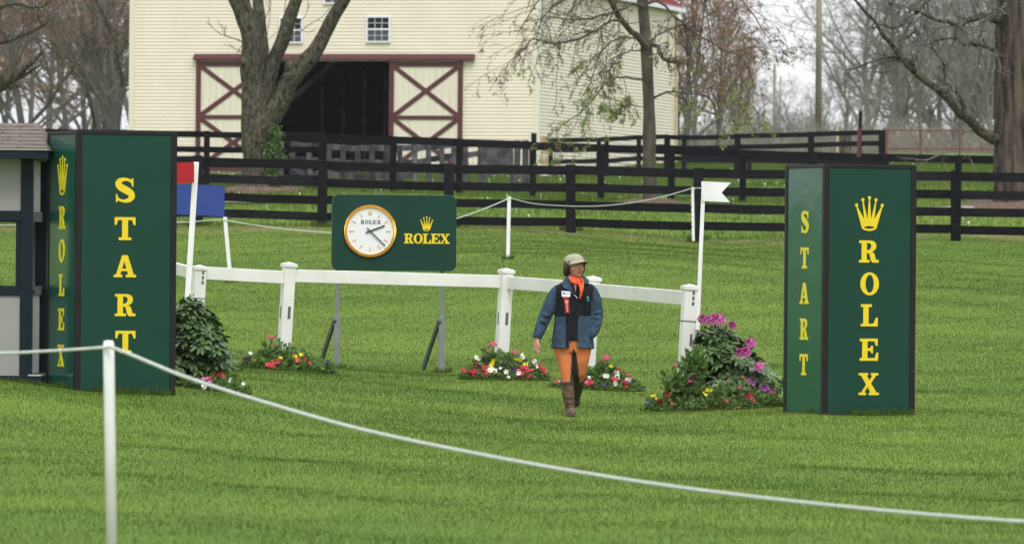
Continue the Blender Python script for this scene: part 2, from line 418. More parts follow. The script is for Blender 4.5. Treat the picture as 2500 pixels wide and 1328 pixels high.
M['ground'] = grass_material('lawn_ground', True); M['blade'] = grass_material('grass_blade', False)
g = meshobj('ground', np_mesh('ground', np.stack([XX, YY, ZZ], -1).reshape(-1, 3), F, M['ground'], True)); g['kind'] = 'structure'

# grass blades
def blades(name, n, y0, y1, hgt, wid, power=1.0, dens=None, margin=1.8):
    Y = y0 + (y1 - y0) * rng.random(n * 2)
    half = Y * .0875 + margin
    keep = rng.random(n * 2) < half / half.max()
    if dens is not None: keep &= rng.random(n * 2) < dens(Y)
    Y = Y[keep][:n]; half = half[keep][:n]; N = len(Y)
    X = (rng.random(N) * 2 - 1) * half
    keep = np.abs(Y - np.interp(X, [-40, -4, 3, 12, 40], [131.5, 131.5, 129.5, 128.5, 128])) > .62   # the gravel path stays bare
    X, Y, half = X[keep], Y[keep], half[keep]; N = len(X)
    Z = Gz(X, Y)
    clump = np.sin(X * 9 + Y * 4) * np.sin(Y * 7 - X * 5) * .07 + 1
    h = hgt * (.55 + .9 * rng.random(N)) * clump; w = wid * (.7 + .6 * rng.random(N)) * (Y / y0) ** power
    a = rng.random(N) * math.tau; la = rng.random(N) * math.tau; lean = h * (.25 + .75 * rng.random(N) ** 1.5)
    dx, dy = np.cos(a) * w / 2, np.sin(a) * w / 2
    v = np.empty((N, 3, 3), np.float32)
    v[:, 0] = np.stack([X - dx, Y - dy, Z - .006], -1); v[:, 1] = np.stack([X + dx, Y + dy, Z - .006], -1)
    v[:, 2] = np.stack([X + np.cos(la) * lean, Y + np.sin(la) * lean, Z + h], -1)
    f = np.arange(N * 3).reshape(N, 3)
    me = np_mesh(name, v.reshape(-1, 3), f, M['blade'])
    at = me.attributes.new('tint', 'FLOAT', 'FACE'); at.data.foreach_set('value', rng.random(N).astype(np.float32))
    o = meshobj(name, me); o['kind'] = 'stuff'
    return o
o = blades('lawn_grass', 1050000, 28.5, 121, .021, .0036, .8, lambda y: np.clip(1.25 - y / 140, .35, 1))
tag(o, 'short green mown lawn sloping up to the black fence', 'grass')
o = blades('paddock_grass', 300000, 119.5, 215, .075, .016, 1.0, margin=4)
tag(o, 'longer bright grass of the paddock behind the black fence', 'grass')
# ------------------------------------------------------------------ path and worn ground
def ribbon(name, pts, w, m, lift=.004, kind='structure', steps=60, wob=.0):
    b = B(); n = len(pts)
    P_ = []
    for i in range(steps + 1):
        t = i / steps * (n - 1); k = min(int(t), n - 2); u = t - k
        P_.append(Vector(pts[k]).lerp(Vector(pts[k + 1]), u))
    for i, p in enumerate(P_):
        for s_ in (-1, -.33, .33, 1):
            y = p.y + s_ * w / 2 * (1 + wob * random.uniform(-1, 1)); b.v.append((p.x, y, G(p.x, y) + lift))
    for i in range(steps):
        for k in range(3): b.f.append((i * 4 + k, (i + 1) * 4 + k, (i + 1) * 4 + k + 1, i * 4 + k + 1))
    o = b.obj(name, m, smooth=True, ); o['kind'] = kind; return o
ribbon('path', [(-40, 131.5, 0), (-4, 131.5, 0), (3, 129.5, 0), (12, 128.5, 0), (40, 128, 0)], 1.3, M['gravel'], .03, steps=200)

# ------------------------------------------------------------------ lettering (slab serif shapes, cap height 1)
def ell(cx, cy, rx, ry, n=28, a0=0, a1=360):
    return [(cx + rx * math.cos(R(a0 + (a1 - a0) * i / n)), cy + ry * math.sin(R(a0 + (a1 - a0) * i / n))) for i in range(n + (0 if a1 - a0 == 360 else 1))]
def cat(pts, n=8):
    out = []
    q = [pts[0]] + list(pts) + [pts[-1]]
    for i in range(1, len(q) - 2):
        for j in range(n):
            t = j / n
            out.append(tuple(.5 * ((2 * q[i][k]) + (-q[i - 1][k] + q[i + 1][k]) * t + (2 * q[i - 1][k] - 5 * q[i][k] + 4 * q[i + 1][k] - q[i + 2][k]) * t * t +
                                   (-q[i - 1][k] + 3 * q[i][k] - 3 * q[i + 1][k] + q[i + 2][k]) * t ** 3) for k in range(len(pts[0]))))
    out.append(tuple(pts[-1])); return out
def s_shape():
    c = cat([(.80, .70, .03), (.74, .86, .055), (.52, .945, .06), (.27, .90, .10), (.18, .76, .13), (.30, .615, .145), (.52, .50, .15), (.72, .37, .14), (.76, .22, .125), (.62, .085, .09), (.38, .055, .055), (.16, .15, .05), (.10, .32, .025)], 6)
    L, Rr = [], []
    for i in range(len(c)):
        a = c[max(i - 1, 0)]; b = c[min(i + 1, len(c) - 1)]
        dx, dy = b[0] - a[0], b[1] - a[1]; d = math.hypot(dx, dy)
        nx_, ny_ = -dy / d, dx / d; w = c[i][2]
        L.append((c[i][0] + nx_ * w, c[i][1] + ny_ * w)); Rr.append((c[i][0] - nx_ * w, c[i][1] - ny_ * w))
    return L + Rr[::-1]
LET = {
 'T': (.95, [[(0, 1), (.95, 1), (.95, .66), (.87, .66), (.79, .87), (.61, .87), (.61, .12), (.76, .12), (.76, 0), (.19, 0), (.19, .12), (.34, .12), (.34, .87), (.16, .87), (.08, .66), (0, .66)]], []),
 'L': (.84, [[(0, 1), (.54, 1), (.54, .88), (.38, .88), (.38, .12), (.62, .12), (.75, .40), (.84, .40), (.84, 0), (0, 0), (0, .12), (.12, .12), (.12, .88), (0, .88)]], []),
 'E': (.92, [[(0, 1), (.88, 1), (.88, .68), (.80, .68), (.72, .88), (.38, .88), (.38, .57), (.52, .57), (.57, .68), (.65, .68), (.65, .34), (.57, .34), (.52, .45), (.38, .45), (.38, .12), (.74, .12), (.83, .37), (.92, .37), (.90, 0), (0, 0), (0, .12), (.12, .12), (.12, .88), (0, .88)]], []),
 'X': (1.0, [[(0, 1), (.46, 1), (.46, .89), (.39, .89), (.535, .66), (.68, .89), (.6, .89), (.6, 1), (.97, 1), (.97, .89), (.86, .89), (.61, .53), (.89, .11), (1, .11), (1, 0), (.5, 0), (.5, .11), (.59, .11), (.44, .36), (.28, .11), (.37, .11), (.37, 0), (0, 0), (0, .11), (.12, .11), (.37, .47), (.11, .89), (0, .89)]], []),
 'A': (1.04, [[(.38, 1), (.64, 1), (.93, .12), (1.04, .12), (1.04, 0), (.56, 0), (.56, .12), (.67, .12), (.62, .28), (.34, .28), (.29, .12), (.39, .12), (.39, 0), (-.02, 0), (-.02, .12), (.09, .12)]], [[(.38, .39), (.585, .39), (.482, .72)]]),
 'R': (.97, [[(0, 1), (.56, 1), (.72, .965), (.82, .88), (.85, .76), (.82, .63), (.73, .54), (.63, .495), (.75, .41), (.83, .13), (.97, .12), (.97, 0), (.66, 0), (.57, .12), (.50, .40), (.38, .45), (.38, .12), (.52, .12), (.52, 0), (0, 0), (0, .12), (.12, .12), (.12, .88), (0, .88)]], [[(.38, .88), (.48, .88), (.56, .85), (.59, .80), (.60, .73), (.57, .64), (.5, .57), (.38, .56)]]),
 'O': (.92, [ell(.46, .5, .46, .52, 36)], [ell(.46, .5, .205, .41, 36)]),
 'S': (.9, [s_shape()], []),
 'crown': (1.0, [], []),
}
def crown_loops():
    tips = [(.03, .80), (.26, .98), (.5, 1.05), (.74, .98), (.97, .80)]
    bx = [(.20, .14), (.34, .14), (.5, .14), (.66, .14), (.80, .14)]
    val = [(.315, .36), (.435, .36), (.565, .36), (.685, .36)]
    lp = [(.22, .10)]
    for i, t in enumerate(tips):
        lp.append((t[0] - .018, t[1])); lp.append((t[0] + .018, t[1]))
        if i < 4: lp.append(val[i])
    lp.append((.78, .10)); lp += ell(.5, .10, .28, .13, 16, 0, -180)[1:-1]
    return [lp], [ell(.5, .085, .19, .045, 20)], [ell(t[0], t[1] + .03, .058, .058, 14) for t in tips]
_c = crown_loops(); LET['crown'] = (1.0, _c[0], _c[1])
_lc = {}
def letter_mesh(ch, depth, m):
    key = (ch, round(depth, 4), m.name)
    if key in _lc: return _lc[key]
    groups = [(LET[ch][1] + LET[ch][2], 0)]
    if ch == 'crown': groups.append((_c[2], 1))
    if ch == 'S': groups += [([[(.755, .99), (.825, .99), (.835, .655), (.765, .655)]], 1), ([[(.08, .335), (.145, .335), (.155, 0), (.085, 0)]], 1)]
    V, Fc = [], []
    for loops, lvl in groups:
        cu = bpy.data.curves.new('t', 'CURVE'); cu.dimensions = '2D'; cu.fill_mode = 'BOTH'; cu.extrude = depth / 2 * (1.25 if lvl else 1)
        for lp in loops:
            sp = cu.splines.new('POLY'); sp.points.add(len(lp) - 1); sp.use_cyclic_u = True
            for i, (x, y) in enumerate(lp): sp.points[i].co = (x, y, 0, 1)
        o = bpy.data.objects.new('t', cu); COL.objects.link(o); bpy.context.view_layer.update()
        me = bpy.data.meshes.new_from_object(o.evaluated_get(bpy.context.evaluated_depsgraph_get()))
        k = len(V); V += [tuple(v.co) for v in me.vertices]; Fc += [tuple(k + i for i in p.vertices) for p in me.polygons]
        bpy.data.objects.remove(o); bpy.data.curves.remove(cu)
    me = bpy.data.meshes.new(ch); me.from_pydata([(x, -z, y) for x, y, z in V], [], Fc); me.materials.append(m); me.update()
    _lc[key] = me; return me
def letter(ch, parent, x, z, h, y, m, name=None, T=None, wid=1.0, rz=0.0, depth=.006):
    """centre the letter at local x,z on the plane y (facing -y); depth is in metres"""
    me = letter_mesh(ch, depth / 1.0, m); w = LET[ch][0]
    o = bpy.data.objects.new(name or ('crown_emblem' if ch == 'crown' else 'letter'), me); link(o, parent)
    T = T or Matrix.Identity(4)
    o.matrix_local = T @ Matrix.Translation((x - w * h * wid / 2, y, z - h / 2)) @ Matrix.Diagonal((h * wid, 1, h, 1))
    return o

# ------------------------------------------------------------------ display towers
TW, TH = .972, 2.42
def tower(cornerpx, s, basepy, front, side, label):
    th = R(20.6); Y = Ds(s); c = P(cornerpx, basepy, Y); z0 = c.z - .01
    ax = Vector((math.cos(th), math.sin(th), 0)); ay = Vector((-math.sin(th), math.cos(th), 0))
    ctr = Vector((c.x, c.y, 0)) + ax * TW / 2 + ay * TW / 2
    t = empty('display_tower', (ctr.x, ctr.y, z0), th, label, 'display tower', None)
    h = TW / 2
    core = B().box(-h + .03, h - .03, -h + .03, h - .03, 0, TH - .02).obj('core', M['black'], t)
    fr = B()
    for sx in (-1, 1):
        for sy in (-1, 1):
            w = .056
            x0, x1 = (sx * h, sx * (h - w)); y0, y1 = (sy * h, sy * (h - w))
            fr.box(min(x0, x1), max(x0, x1), min(y0, y1), max(y0, y1), -.05, TH)
    e = .004
    for z in (TH - .032, 0.0):
        for sy in (-1, 1): fr.box(-h + .042, h - .042, min(sy * (h - e), sy * (h - .034)), max(sy * (h - e), sy * (h - .034)), z, z + .03)
        for sx in (-1, 1): fr.box(min(sx * (h - e), sx * (h - .034)), max(sx * (h - e), sx * (h - .034)), -h + .042, h - .042, z, z + .03)
    fr.obj('frame', M['black'], t, bevel=.004)
    B().box(-h + .01, h - .01, -h + .01, h - .01, TH - .001, TH + .008).obj('lid', M['black'], t)
    pf = B().box(-h + .0425, h - .0425, -h + .010, -h + .022, .031, TH - .033).obj('front_panel', M['green'], t)
    pb = B().box(-h + .0425, h - .0425, h - .022, h - .010, .031, TH - .033).obj('back_panel', M['green'], t)
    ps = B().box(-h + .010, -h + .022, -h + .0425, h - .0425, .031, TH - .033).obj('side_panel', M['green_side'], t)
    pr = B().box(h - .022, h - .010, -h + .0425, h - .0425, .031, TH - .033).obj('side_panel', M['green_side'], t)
    for ch, py, hh, x in front: letter(ch, pf, x, (basepy - py) / s + .01, hh / s * 1.04, -h + .0085, M['yellow'])
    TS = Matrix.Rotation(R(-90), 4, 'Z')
    for ch, py, hh in side: letter(ch, ps, 0, (basepy - py) / s + .01, hh / s * 1.04, -h + .0085, M['yellow_side'], T=TS)
    return t
tower(182, 265, 958, [('S', 463, 57, -.02), ('T', 557, 54, -.012), ('A', 649, 52, -.008), ('R', 744, 52, -.004), ('T', 834, 52, .0)],
      [('crown', 432, 80), ('R', 531, 54), ('O', 613, 54), ('L', 697, 52), ('E', 781, 52), ('X', 870, 52)], 'tall green tower reading START down its broad front, beside the booth')
tower(2008, 254, 1014, [('crown', 524, 70, -.01), ('R', 613, 52, -.01), ('O', 692, 52, 0), ('L', 769, 52, 0), ('E', 853, 52, 0), ('X', 937, 52, 0)],
      [('S', 542, 52), ('T', 630, 50), ('A', 717, 50), ('R', 805, 50), ('T', 892, 50)], 'tall green tower with a yellow crown down its broad front, right of the pink rhododendron')

# ------------------------------------------------------------------ clock sign
def clock_sign():
    s = 205; Y = Ds(s); c = P(957.5, 908, Y); z0 = c.z
    th = R(4)
    t = empty('clock_sign', (c.x, c.y, z0 + .0), th, 'green sign board with a gold rimmed clock, on two grey legs behind the white fence', 'sign')
    def L(px, py): return ((px - 960) / s, (910 - py) / s)
    x0, x1 = L(809, 0)[0], L(1113, 0)[0]; z1, z2 = L(0, 663)[1], L(0, 478)[1]
    r = .085; poly = []
    for cx_, cz, a in ((x1 - r, z2 - r, 0), (x0 + r, z2 - r, 90), (x0 + r, z1 + r, 180), (x1 - r, z1 + r, 270)):
        for i in range(9): poly.append((cx_ + r * math.cos(R(a + i * 11.25)), cz + r * math.sin(R(a + i * 11.25))))
    bd = B().prism(poly, -.10, .02).obj('board', M['green_board'], t, bevel=.006)
    bd.data.materials[0] = M['green_board']
    # legs
    for px, base in ((825, 906), (1081, 914)):
        x, zb = L(px, base)
        lg = B().box(x - .024, x + .024, -.03, .018, .0, z1 + .3).obj('leg', M['grey_metal'], t, bevel=.003); lg.location.y = .06; lg.location.z = -.03
        lo = B().box(x - .036, x + .036, -.036, .036, -.06, .69).obj('sleeve', M['grey_metal'], lg, bevel=.003)
        br = B().beam((x - .03, .0, .62), (x - .20, -.62 * .0 + .35, .03), .035, .05); bo = br.obj('brace', M['dark_metal'], t, bevel=.003); bo.location.y = .02
    cx_, cz = L(902, 567); f = -.10
    ck = B()
    # fluted bezel
    Rr, r0 = 67 / s, 55.5 / s; n = 80
    v, fc = [], []
    prof = [(Rr, 0.0), (Rr, -.022), (Rr - .018, -.040), (r0 + .010, -.040), (r0, -.018), (r0, 0.0)]
    nseg = 144
    for k in range(nseg):
        a = math.tau * k / nseg
        for j, (rr, y) in enumerate(prof):
            dy = .022 if (k % 2 and j in (1, 2, 3)) else 0; dr = .012 if (k % 2 and j in (0, 1)) else 0
            v.append((cx_ + (rr - dr) * math.cos(a), f + y + dy, cz + (rr - dr) * math.sin(a)))
    m = len(prof)
    for k in range(nseg):
        for j in range(m - 1):
            k2 = (k + 1) % nseg; fc.append((k * m + j, k * m + j + 1, k2 * m + j + 1, k2 * m + j))
    bz = B().add(v, fc).obj('clock_bezel', M['gold'], t)
    dl = B(); dl.prism([(cx_ + r0 * 1.01 * math.cos(math.tau * k / 64), cz + r0 * 1.01 * math.sin(math.tau * k / 64)) for k in range(64)], f - .012, f + .002)
    dial = dl.obj('clock_dial', M['dial'], t)
    yf = f - .0125
    mk = B()
    for k in range(60):
        a = math.tau * k / 60
        if k == 0: continue
        if k % 5 == 0: ra, rb, w = r0 * .70, r0 * .90, .012
        else: ra, rb, w = r0 * .86, r0 * .90, .0035
        T = Matrix.Translation((cx_, yf, cz)) @ Matrix.Rotation(a, 4, 'Y')
        if k % 5 == 0: mk.box(-w / 2, w / 2, -.006, .0005, ra, rb, T)
        else: dl2 = mk.box(-w / 2, w / 2, -.0015, .0005, ra, rb, T)
    mk.obj('hour_marker', M['gold'], dial)
    letter('crown', dial, cx_, cz + r0 * .80, .058, yf - .001, M['gold'])
    x = cx_ - .112
    for ch in 'ROLEX':
        w = LET[ch][0] * .046; letter(ch, dial, x + w / 2, cz + 22 / s, .046, yf - .0006, M['ink'], depth=.002); x += w + .0065
    def hand(ang, L1, L2, w, y, nm):
        T = Matrix.Translation((cx_, y, cz)) @ Matrix.Rotation(ang, 4, 'Y')
        B().box(-w / 2, w / 2, -.002, .002, -L2, L1, T).obj(nm, M['ink'], dial)
    hand(R(69), r0 * .68, r0 * .20, .018, yf - .012, 'hour_hand')
    hand(R(134), r0 * .93, r0 * .20, .014, yf - .018, 'minute_hand')
    B().prism([(cx_ + .012 * math.cos(math.tau * k / 16), cz + .012 * math.sin(math.tau * k / 16)) for k in range(16)], yf - .024, yf - .008).obj('hub', M['ink'], dial)
    lx, lz = L(1040, 550); letter('crown', bd, lx, lz + .003, .150, f - .0015, M['yellow'], wid=.98)
    x = L(985, 0)[0]; 
    for ch in 'ROLEX':
        w = LET[ch][0] * .118; letter(ch, bd, x + w / 2, L(0, 584)[1], .118, f - .0015, M['yellow']); x += w - .0055 + .005
    return t
clock_sign()

# ------------------------------------------------------------------ white fence
def white_fence():
    pts = [(488, 648, 216), (706, 641, 214), (1237, 656, 214), (1448, 675, 220), (1685, 695, 240)]
    base = [885, 893, 905, 922, 970]
    t = empty('white_fence', (0, 0, 0), 0, 'white vinyl single rail fence with square capped posts, planted with flowers at its feet', 'fence')
    tops = []
    for i, ((px, py, s), by) in enumerate(zip(pts, base)):
        top = P(px, py, Ds(s)); H = (by - py) / s
        ang = R(20 if i < 4 else 14)
        # post leans to the right by three degrees
        T = Matrix.Translation(top) @ Matrix.Rotation(R(2.9), 4, 'Y') @ Matrix.Rotation(ang, 4, 'Z')
        w = .066
        po = B().box(-w, w, -w, w, -H - .12, -.045, T).obj('post', M['white'], t, bevel=.006)
        c = B().box(-w - .013, w + .013, -w - .013, w + .013, -.05, -.016, T)
        a = [T @ Vector(q) for q in ((-w - .013, -w - .013, -.0155), (w + .013, -w - .013, -.0155), (w + .013, w + .013, -.0155), (-w - .013, w + .013, -.0155), (0, 0, .008))]
        c.add(a, [(0, 1, 4), (1, 2, 4), (2, 3, 4), (3, 0, 4), (3, 2, 1, 0)])
        c.obj('cap', M['white'], po)
        sl = B()
        if i in (0, 4):
            for k in range(3): sl.box(.012, .036, -w - .003, -w + .01, -.145 - k * .055 + .045, -.10 - k * .055 + .045 - .007, T)
            sl.box(.012, .036, -w - .003, -w + .01, -.62, -.50, T)
            band = B().box(-w - .004, w + .004, -w - .004, w + .004, -.375, -.365, T).obj('tie', M['slot'], po)
        else:
            sl.box(-.002, .030, -w - .003, -w + .01, -.64, -.50, T)
            sl.box(-w - .003, -w + .01, -.012, .018, -.64, -.50, T)
        sl.obj('slot', M['slot'], po)
        tops.append((top, T))
    pairs = [(0, 1, 650, 663, 657, 688), (1, 2, 657, 673, None, None), (2, 3, 674, 690, None, None), (3, 4, 692, 714, None, None)]
    for a, b, pa, pb, _, _ in pairs:
        sa, sb = pts[a][2], pts[b][2]
        A = P(pts[a][0], pa + 16, Ds(sa)); Bv = P(pts[b][0], pb + 15, Ds(sb))
        bm = B().beam(A, Bv, .045, .146); bm.obj('rail', M['white'], t, bevel=.006)
    A = P(488, 672, Ds(216)); B().beam(A, P(395, 646, Ds(200)), .045, .14).obj('rail', M['white'], t, bevel=.006)
    return t
white_fence()

# ------------------------------------------------------------------ flag poles
def pole(x1, y1, x0, y0, s, w):
    a, b = P(x0, y0, Ds(s)), P(x1, y1, Ds(s)); return a, b
a, b = pole(479, 396, 459, 712, 219, 0)
b2 = a + (a - b) * .55
t = empty('flag_pole', b2, 0, 'leaning white square pole with a red flag, tied to the corner fence post', 'flag pole')
B().beam(b2, b, .062, .055, Vector((0, 1, 0))).obj('pole', M['whitep'], t, bevel=.004).matrix_parent_inverse = Matrix.Translation(-b2)
c0 = P(474, 397, Ds(219.5)); k = 1 / 220
fl = B(); n = 10
for i in range(n + 1):
    for j in range(2):
        fl.v.append((c0.x - i * .035, c0.y + .012 * math.sin(i * .9), c0.z - j * .228 - .0 + .004 * math.sin(i)))
        fl.v.append((c0.x - i * .035, c0.y + .012 * math.sin(i * .9) + .012, c0.z - j * .228 + .004 * math.sin(i)))
for i in range(n):
    o_ = i * 4; fl.f += [(o_, o_ + 4, o_ + 6, o_ + 2), (o_ + 1, o_ + 3, o_ + 7, o_ + 5), (o_, o_ + 1, o_ + 5, o_ + 4), (o_ + 2, o_ + 6, o_ + 7, o_ + 3)]
fl.f += [(0, 2, 3, 1), (n * 4, n * 4 + 1, n * 4 + 3, n * 4 + 2)]
f_ = fl.obj('flag', M['redflag'], t); f_.matrix_parent_inverse = Matrix.Translation(-b2)

a, b = pole(1718, 445, 1703, 800, 236, 0); b2 = a + (a - b) * .45
t = empty('flag_pole', b2, 0, 'white square pole with a white swallow tailed flag, beside the last fence post', 'flag pole')
B().beam(b2, b, .040, .045, Vector((0, 1, 0))).obj('pole', M['whitep'], t, bevel=.003).matrix_parent_inverse = Matrix.Translation(-b2)
s = 236; q = P(1713, 445, Ds(s))
poly = [((px - 1713) / s, (445 - py) / s) for px, py in ((1712, 443), (1784, 445), (1762, 470), (1783, 493), (1714, 491))]
T = Matrix.Translation(q + Vector((0, -.035, 0))) @ Matrix.Rotation(R(.5), 4, 'Y')
f_ = B().prism(poly, 0, .008, T).obj('flag', M['whitep'], t); f_.matrix_parent_inverse = Matrix.Translation(-b2)

# ------------------------------------------------------------------ stakes and ropes
def stake(top, bot, d0, d1, w, label, sq=False, knob=False):
    a, b = P(*top, d1), P(*bot, d0); b = b + (b - a) * .06
    bb = B()
    if sq: bb.beam(b, a, w, w * .7, Vector((0, 1, 0)))
    else: bb.tube([b, a - (a - b).normalized() * .02, a], [w / 2, w / 2, w / 2 * .8], 14)
    if knob:
        for i in range(9):
            p = b.lerp(a, .12 + i * .09); bb.box(p.x - .035, p.x - .012, p.y - .02, p.y + .02, p.z - .012, p.z + .025)
        bb.tube([a + Vector((0, 0, -.05)), a + Vector((.05, 0, -.02))], .012, 8)
    o = bb.obj('rope_stake', M['whitep'], None, smooth=not sq); tag(o, label, 'stake')
    return a, b
n0, _ = stake((265, 832), (273, 1350), 30.5, 30.6, .056, 'thick round white stake nearest the camera, holding the sagging rope')
s2, _ = stake((549, 530), (564, 693), Ds(152), Ds(152), .058, 'thin white stake leaning left behind the white fence, right of the blue board', True)
s3, _ = stake((1243, 480), (1240, 632), Ds(150), Ds(150), .058, 'thin upright white stake on the lawn right of the clock sign', True)
s4, _ = stake((1691, 457), (1693, 581), Ds(127.6), Ds(127.6), .048, 'white stake with insulator lugs, standing against the black fence post', True, True)
def rope(name, pts, r, label, n=8):
    q = cat([tuple(p) for p in pts], n)
    o = B().tube([Vector(x) for x in q], r, 6).obj(name, M['rope'], None, smooth=True); tag(o, label, 'rope'); return o
pp = [(266, 846, 30.55), (310, 862, 30.3), (380, 891, 30.1), (450, 919, 29.9), (600, 968, 29.5), (850, 1040, 29), (1100, 1095, 28.5), (1400, 1150, 28), (1700, 1195, 27.5), (2000, 1230, 27), (2250, 1254, 26.6), (2520, 1274, 26.2), (2900, 1290, 25.6)]
rope('near_rope', [P(*p) for p in pp], .0092, 'long white rope sagging across the foreground lawn to the right')
rope('near_rope', [P(*p) for p in [(266, 847, 30.55), (200, 852, 30.6), (100, 858, 30.7), (0, 862, 30.8), (-200, 862, 31)]], .0075, 'short run of white rope passing in front of the booth and tower')
D2 = Ds(152)
rope('far_rope', [P(-200, 551, D2 + 1), P(0, 550, D2), P(120, 548, D2), P(433, 543, D2), P(500, 539, D2), s2 + Vector((0, -.03, -.04))], .008, 'thin white rope from behind the booth to the leaning stake')
rope('far_rope', [s2 + Vector((0, -.03, -.05)), P(610, 548, D2), P(700, 560, D2), P(805, 568, D2), P(930, 567, D2), P(1050, 550, D2), P(1117, 533, D2), P(1190, 507, Ds(151)), s3 + Vector((0, -.03, -.03))], .0085, 'thin white rope passing behind the clock sign between two stakes')
rope('far_rope', [s3 + Vector((0, -.03, -.02)), P(1300, 497, 103), P(1360, 502, 106), P(1420, 504, 109), P(1480, 502, 112), P(1550, 494, 114), P(1620, 480, 117), s4 + Vector((0, -.02, -.02))], .0085, 'thin white rope sagging in front of the slender tree')
rope('far_rope', [s4 + Vector((0, -.03, -.02)), P(1702, 459, Ds(180)), P(1717, 461, Ds(236))], .006, 'short end of rope tied to the white flag pole')

# ------------------------------------------------------------------ blue board
s = 126; Y = Ds(s) - .2; p0 = P(400, 448, Y); p1 = P(548, 454, Y); p2 = P(548, 529, Y)
bb = B(); th = .02
v = [p0, p1, p2, P(400, 522, Y)]
bb.add([q + Vector((0, -.0, 0)) for q in v] + [q + Vector((0, th, 0)) for q in v], [(0, 1, 2, 3), (7, 6, 5, 4), (0, 4, 5, 1), (1, 5, 6, 2), (2, 6, 7, 3), (3, 7, 4, 0)])
tag(bb.obj('blue_board', M['blueboard']), 'plain blue rectangular board hung on the black fence behind the red flag', 'board')

# ------------------------------------------------------------------ booth
def booth():
    s = 262; Y = Ds(s); c = P(77, 925, Y)
    t = empty('judge_booth', (c.x, c.y, c.z), 0, 'grey booth with dark navy frame and shingled hip roof at the left edge', 'booth')
    W_, D_ = 2.3, 1.9
    def z(py): return (925 - py) / s
    post = .115
    for y0 in (0, D_ - .09):
        for xa in (-post, -W_): B().box(xa, xa + post, y0, y0 + .09, 0, z(380)).obj('corner_post', M['navy'], t, bevel=.004)
        rl = B()
        for a, b in ((540, 515), (722, 700), (388, 380)): rl.box(-W_ + post, -post - .001, y0 + .012, y0 + .075, z(a), z(b))
        rl.obj('cross_rail', M['navy'], t, bevel=.003)
        pn = B(); pn.box(-W_ + post, -post, y0 + .03, y0 + .05, z(515), z(388)); pn.box(-W_ + post, -post, y0 + .03, y0 + .05, .02, z(722))
        pn.obj('wall_panel', M['boothgrey'], t)
        jm = B().box(-post - .045, -post - .001, y0 + .028, y0 + .062, z(700), z(540)); jm.obj('window_jamb', M['boothgrey'] if y0 else M['navy'], t)
    for x in (-.09, -W_ + .02):
        sd = B().box(x, x + .02, .091, D_ - .091, .02, z(722)); sd.obj('wall_panel', M['boothgrey'], t)
        sd = B().box(x, x + .02, .091, D_ - .091, z(515), z(388)); sd.obj('wall_panel', M['boothgrey'], t)
        B().box(x - .005, x + .045, .091, D_ - .091, z(540), z(515)).box(x - .005, x + .045, .091, D_ - .091, z(722), z(700)).obj('cross_rail', M['navy'], t)
    B().box(-W_ - .03, .10, -.05, D_ + .05, -.05, .03).obj('base', M['navy'], t)
    B().box(-.03, .10, -.056, 0, .03, .042).obj('edge_strip', M['navy_light'], t)
    B().box(0, .02, -.02, .06, z(718), z(708)).obj('latch', M['navy'], t)
    # roof
    ov = .165; e0, e1 = z(366), z(298)
    x0, x1, y0, y1 = -W_ - ov, ov - .01, -.25, D_ + .25
    cy = (y0 + y1) / 2; rise = e1 - e0; run = .19
    fa = B().box(x0, x1, y0, y1, z(388), e0 - .01); fa.obj('fascia', M['navy'], t)
    B().box(x0 - .012, x1 + .012, y0 - .012, y1 + .012, e0 - .0095, e0 + .004).obj('drip_edge', M['boothgrey'], t)
    # shingle courses as stepped slabs on each slope
    rb = B(); nC = 7
    for i in range(nC):
        f0, f1 = i / nC, (i + 1) / nC
        def R_(f, lift): return (x0 + f * run * 1.0, x1 - f * run, y0 + f * (cy - y0), y1 - f * (y1 - cy), e0 + .005 + f * rise + lift)
        a = R_(f0, .010); b_ = R_(f1, .002)
        v = [(a[0], a[2], a[4]), (a[1], a[2], a[4]), (a[1], a[3], a[4]), (a[0], a[3], a[4]), (b_[0], b_[2], b_[4]), (b_[1], b_[2], b_[4]), (b_[1], b_[3], b_[4]), (b_[0], b_[3], b_[4])]
        lo = [(x, y, z_ - .011) for x, y, z_ in v[:4]]
        rb.add(v + lo, [(0, 1, 5, 4), (1, 2, 6, 5), (2, 3, 7, 6), (3, 0, 4, 7), (8, 9, 1, 0), (9, 10, 2, 1), (10, 11, 3, 2), (11, 8, 0, 3)])
        # shingle joints
        yy = (a[2] + b_[2]) / 2; x = a[0] + random.uniform(.1, .3)
    rb.obj('roof', M['shingle'], t)
    jt = B()
    for i in range(nC):
        f = i / nC; x = x0 + f * run + random.uniform(.1, .4)
        while x < x1 - f * run - .1:
            ya, yb = y0 + f * (cy - y0), y0 + (i + 1) / nC * (cy - y0)
            za, zb = e0 + .0165 + f * rise, e0 + .0085 + (i + 1) / nC * rise
            jt.add([(x, ya, za), (x + .012, ya, za), (x + .012, yb, zb), (x, yb, zb), (x, ya, za - .004), (x + .012, ya, za - .004), (x + .012, yb, zb - .004), (x, yb, zb - .004)], [(0, 1, 2, 3), (4, 7, 6, 5), (0, 4, 5, 1), (1, 5, 6, 2), (2, 6, 7, 3), (3, 7, 4, 0)])
            x += random.uniform(.28, .42)
    jt.obj('shingle_joints', M['black'], t)
booth()
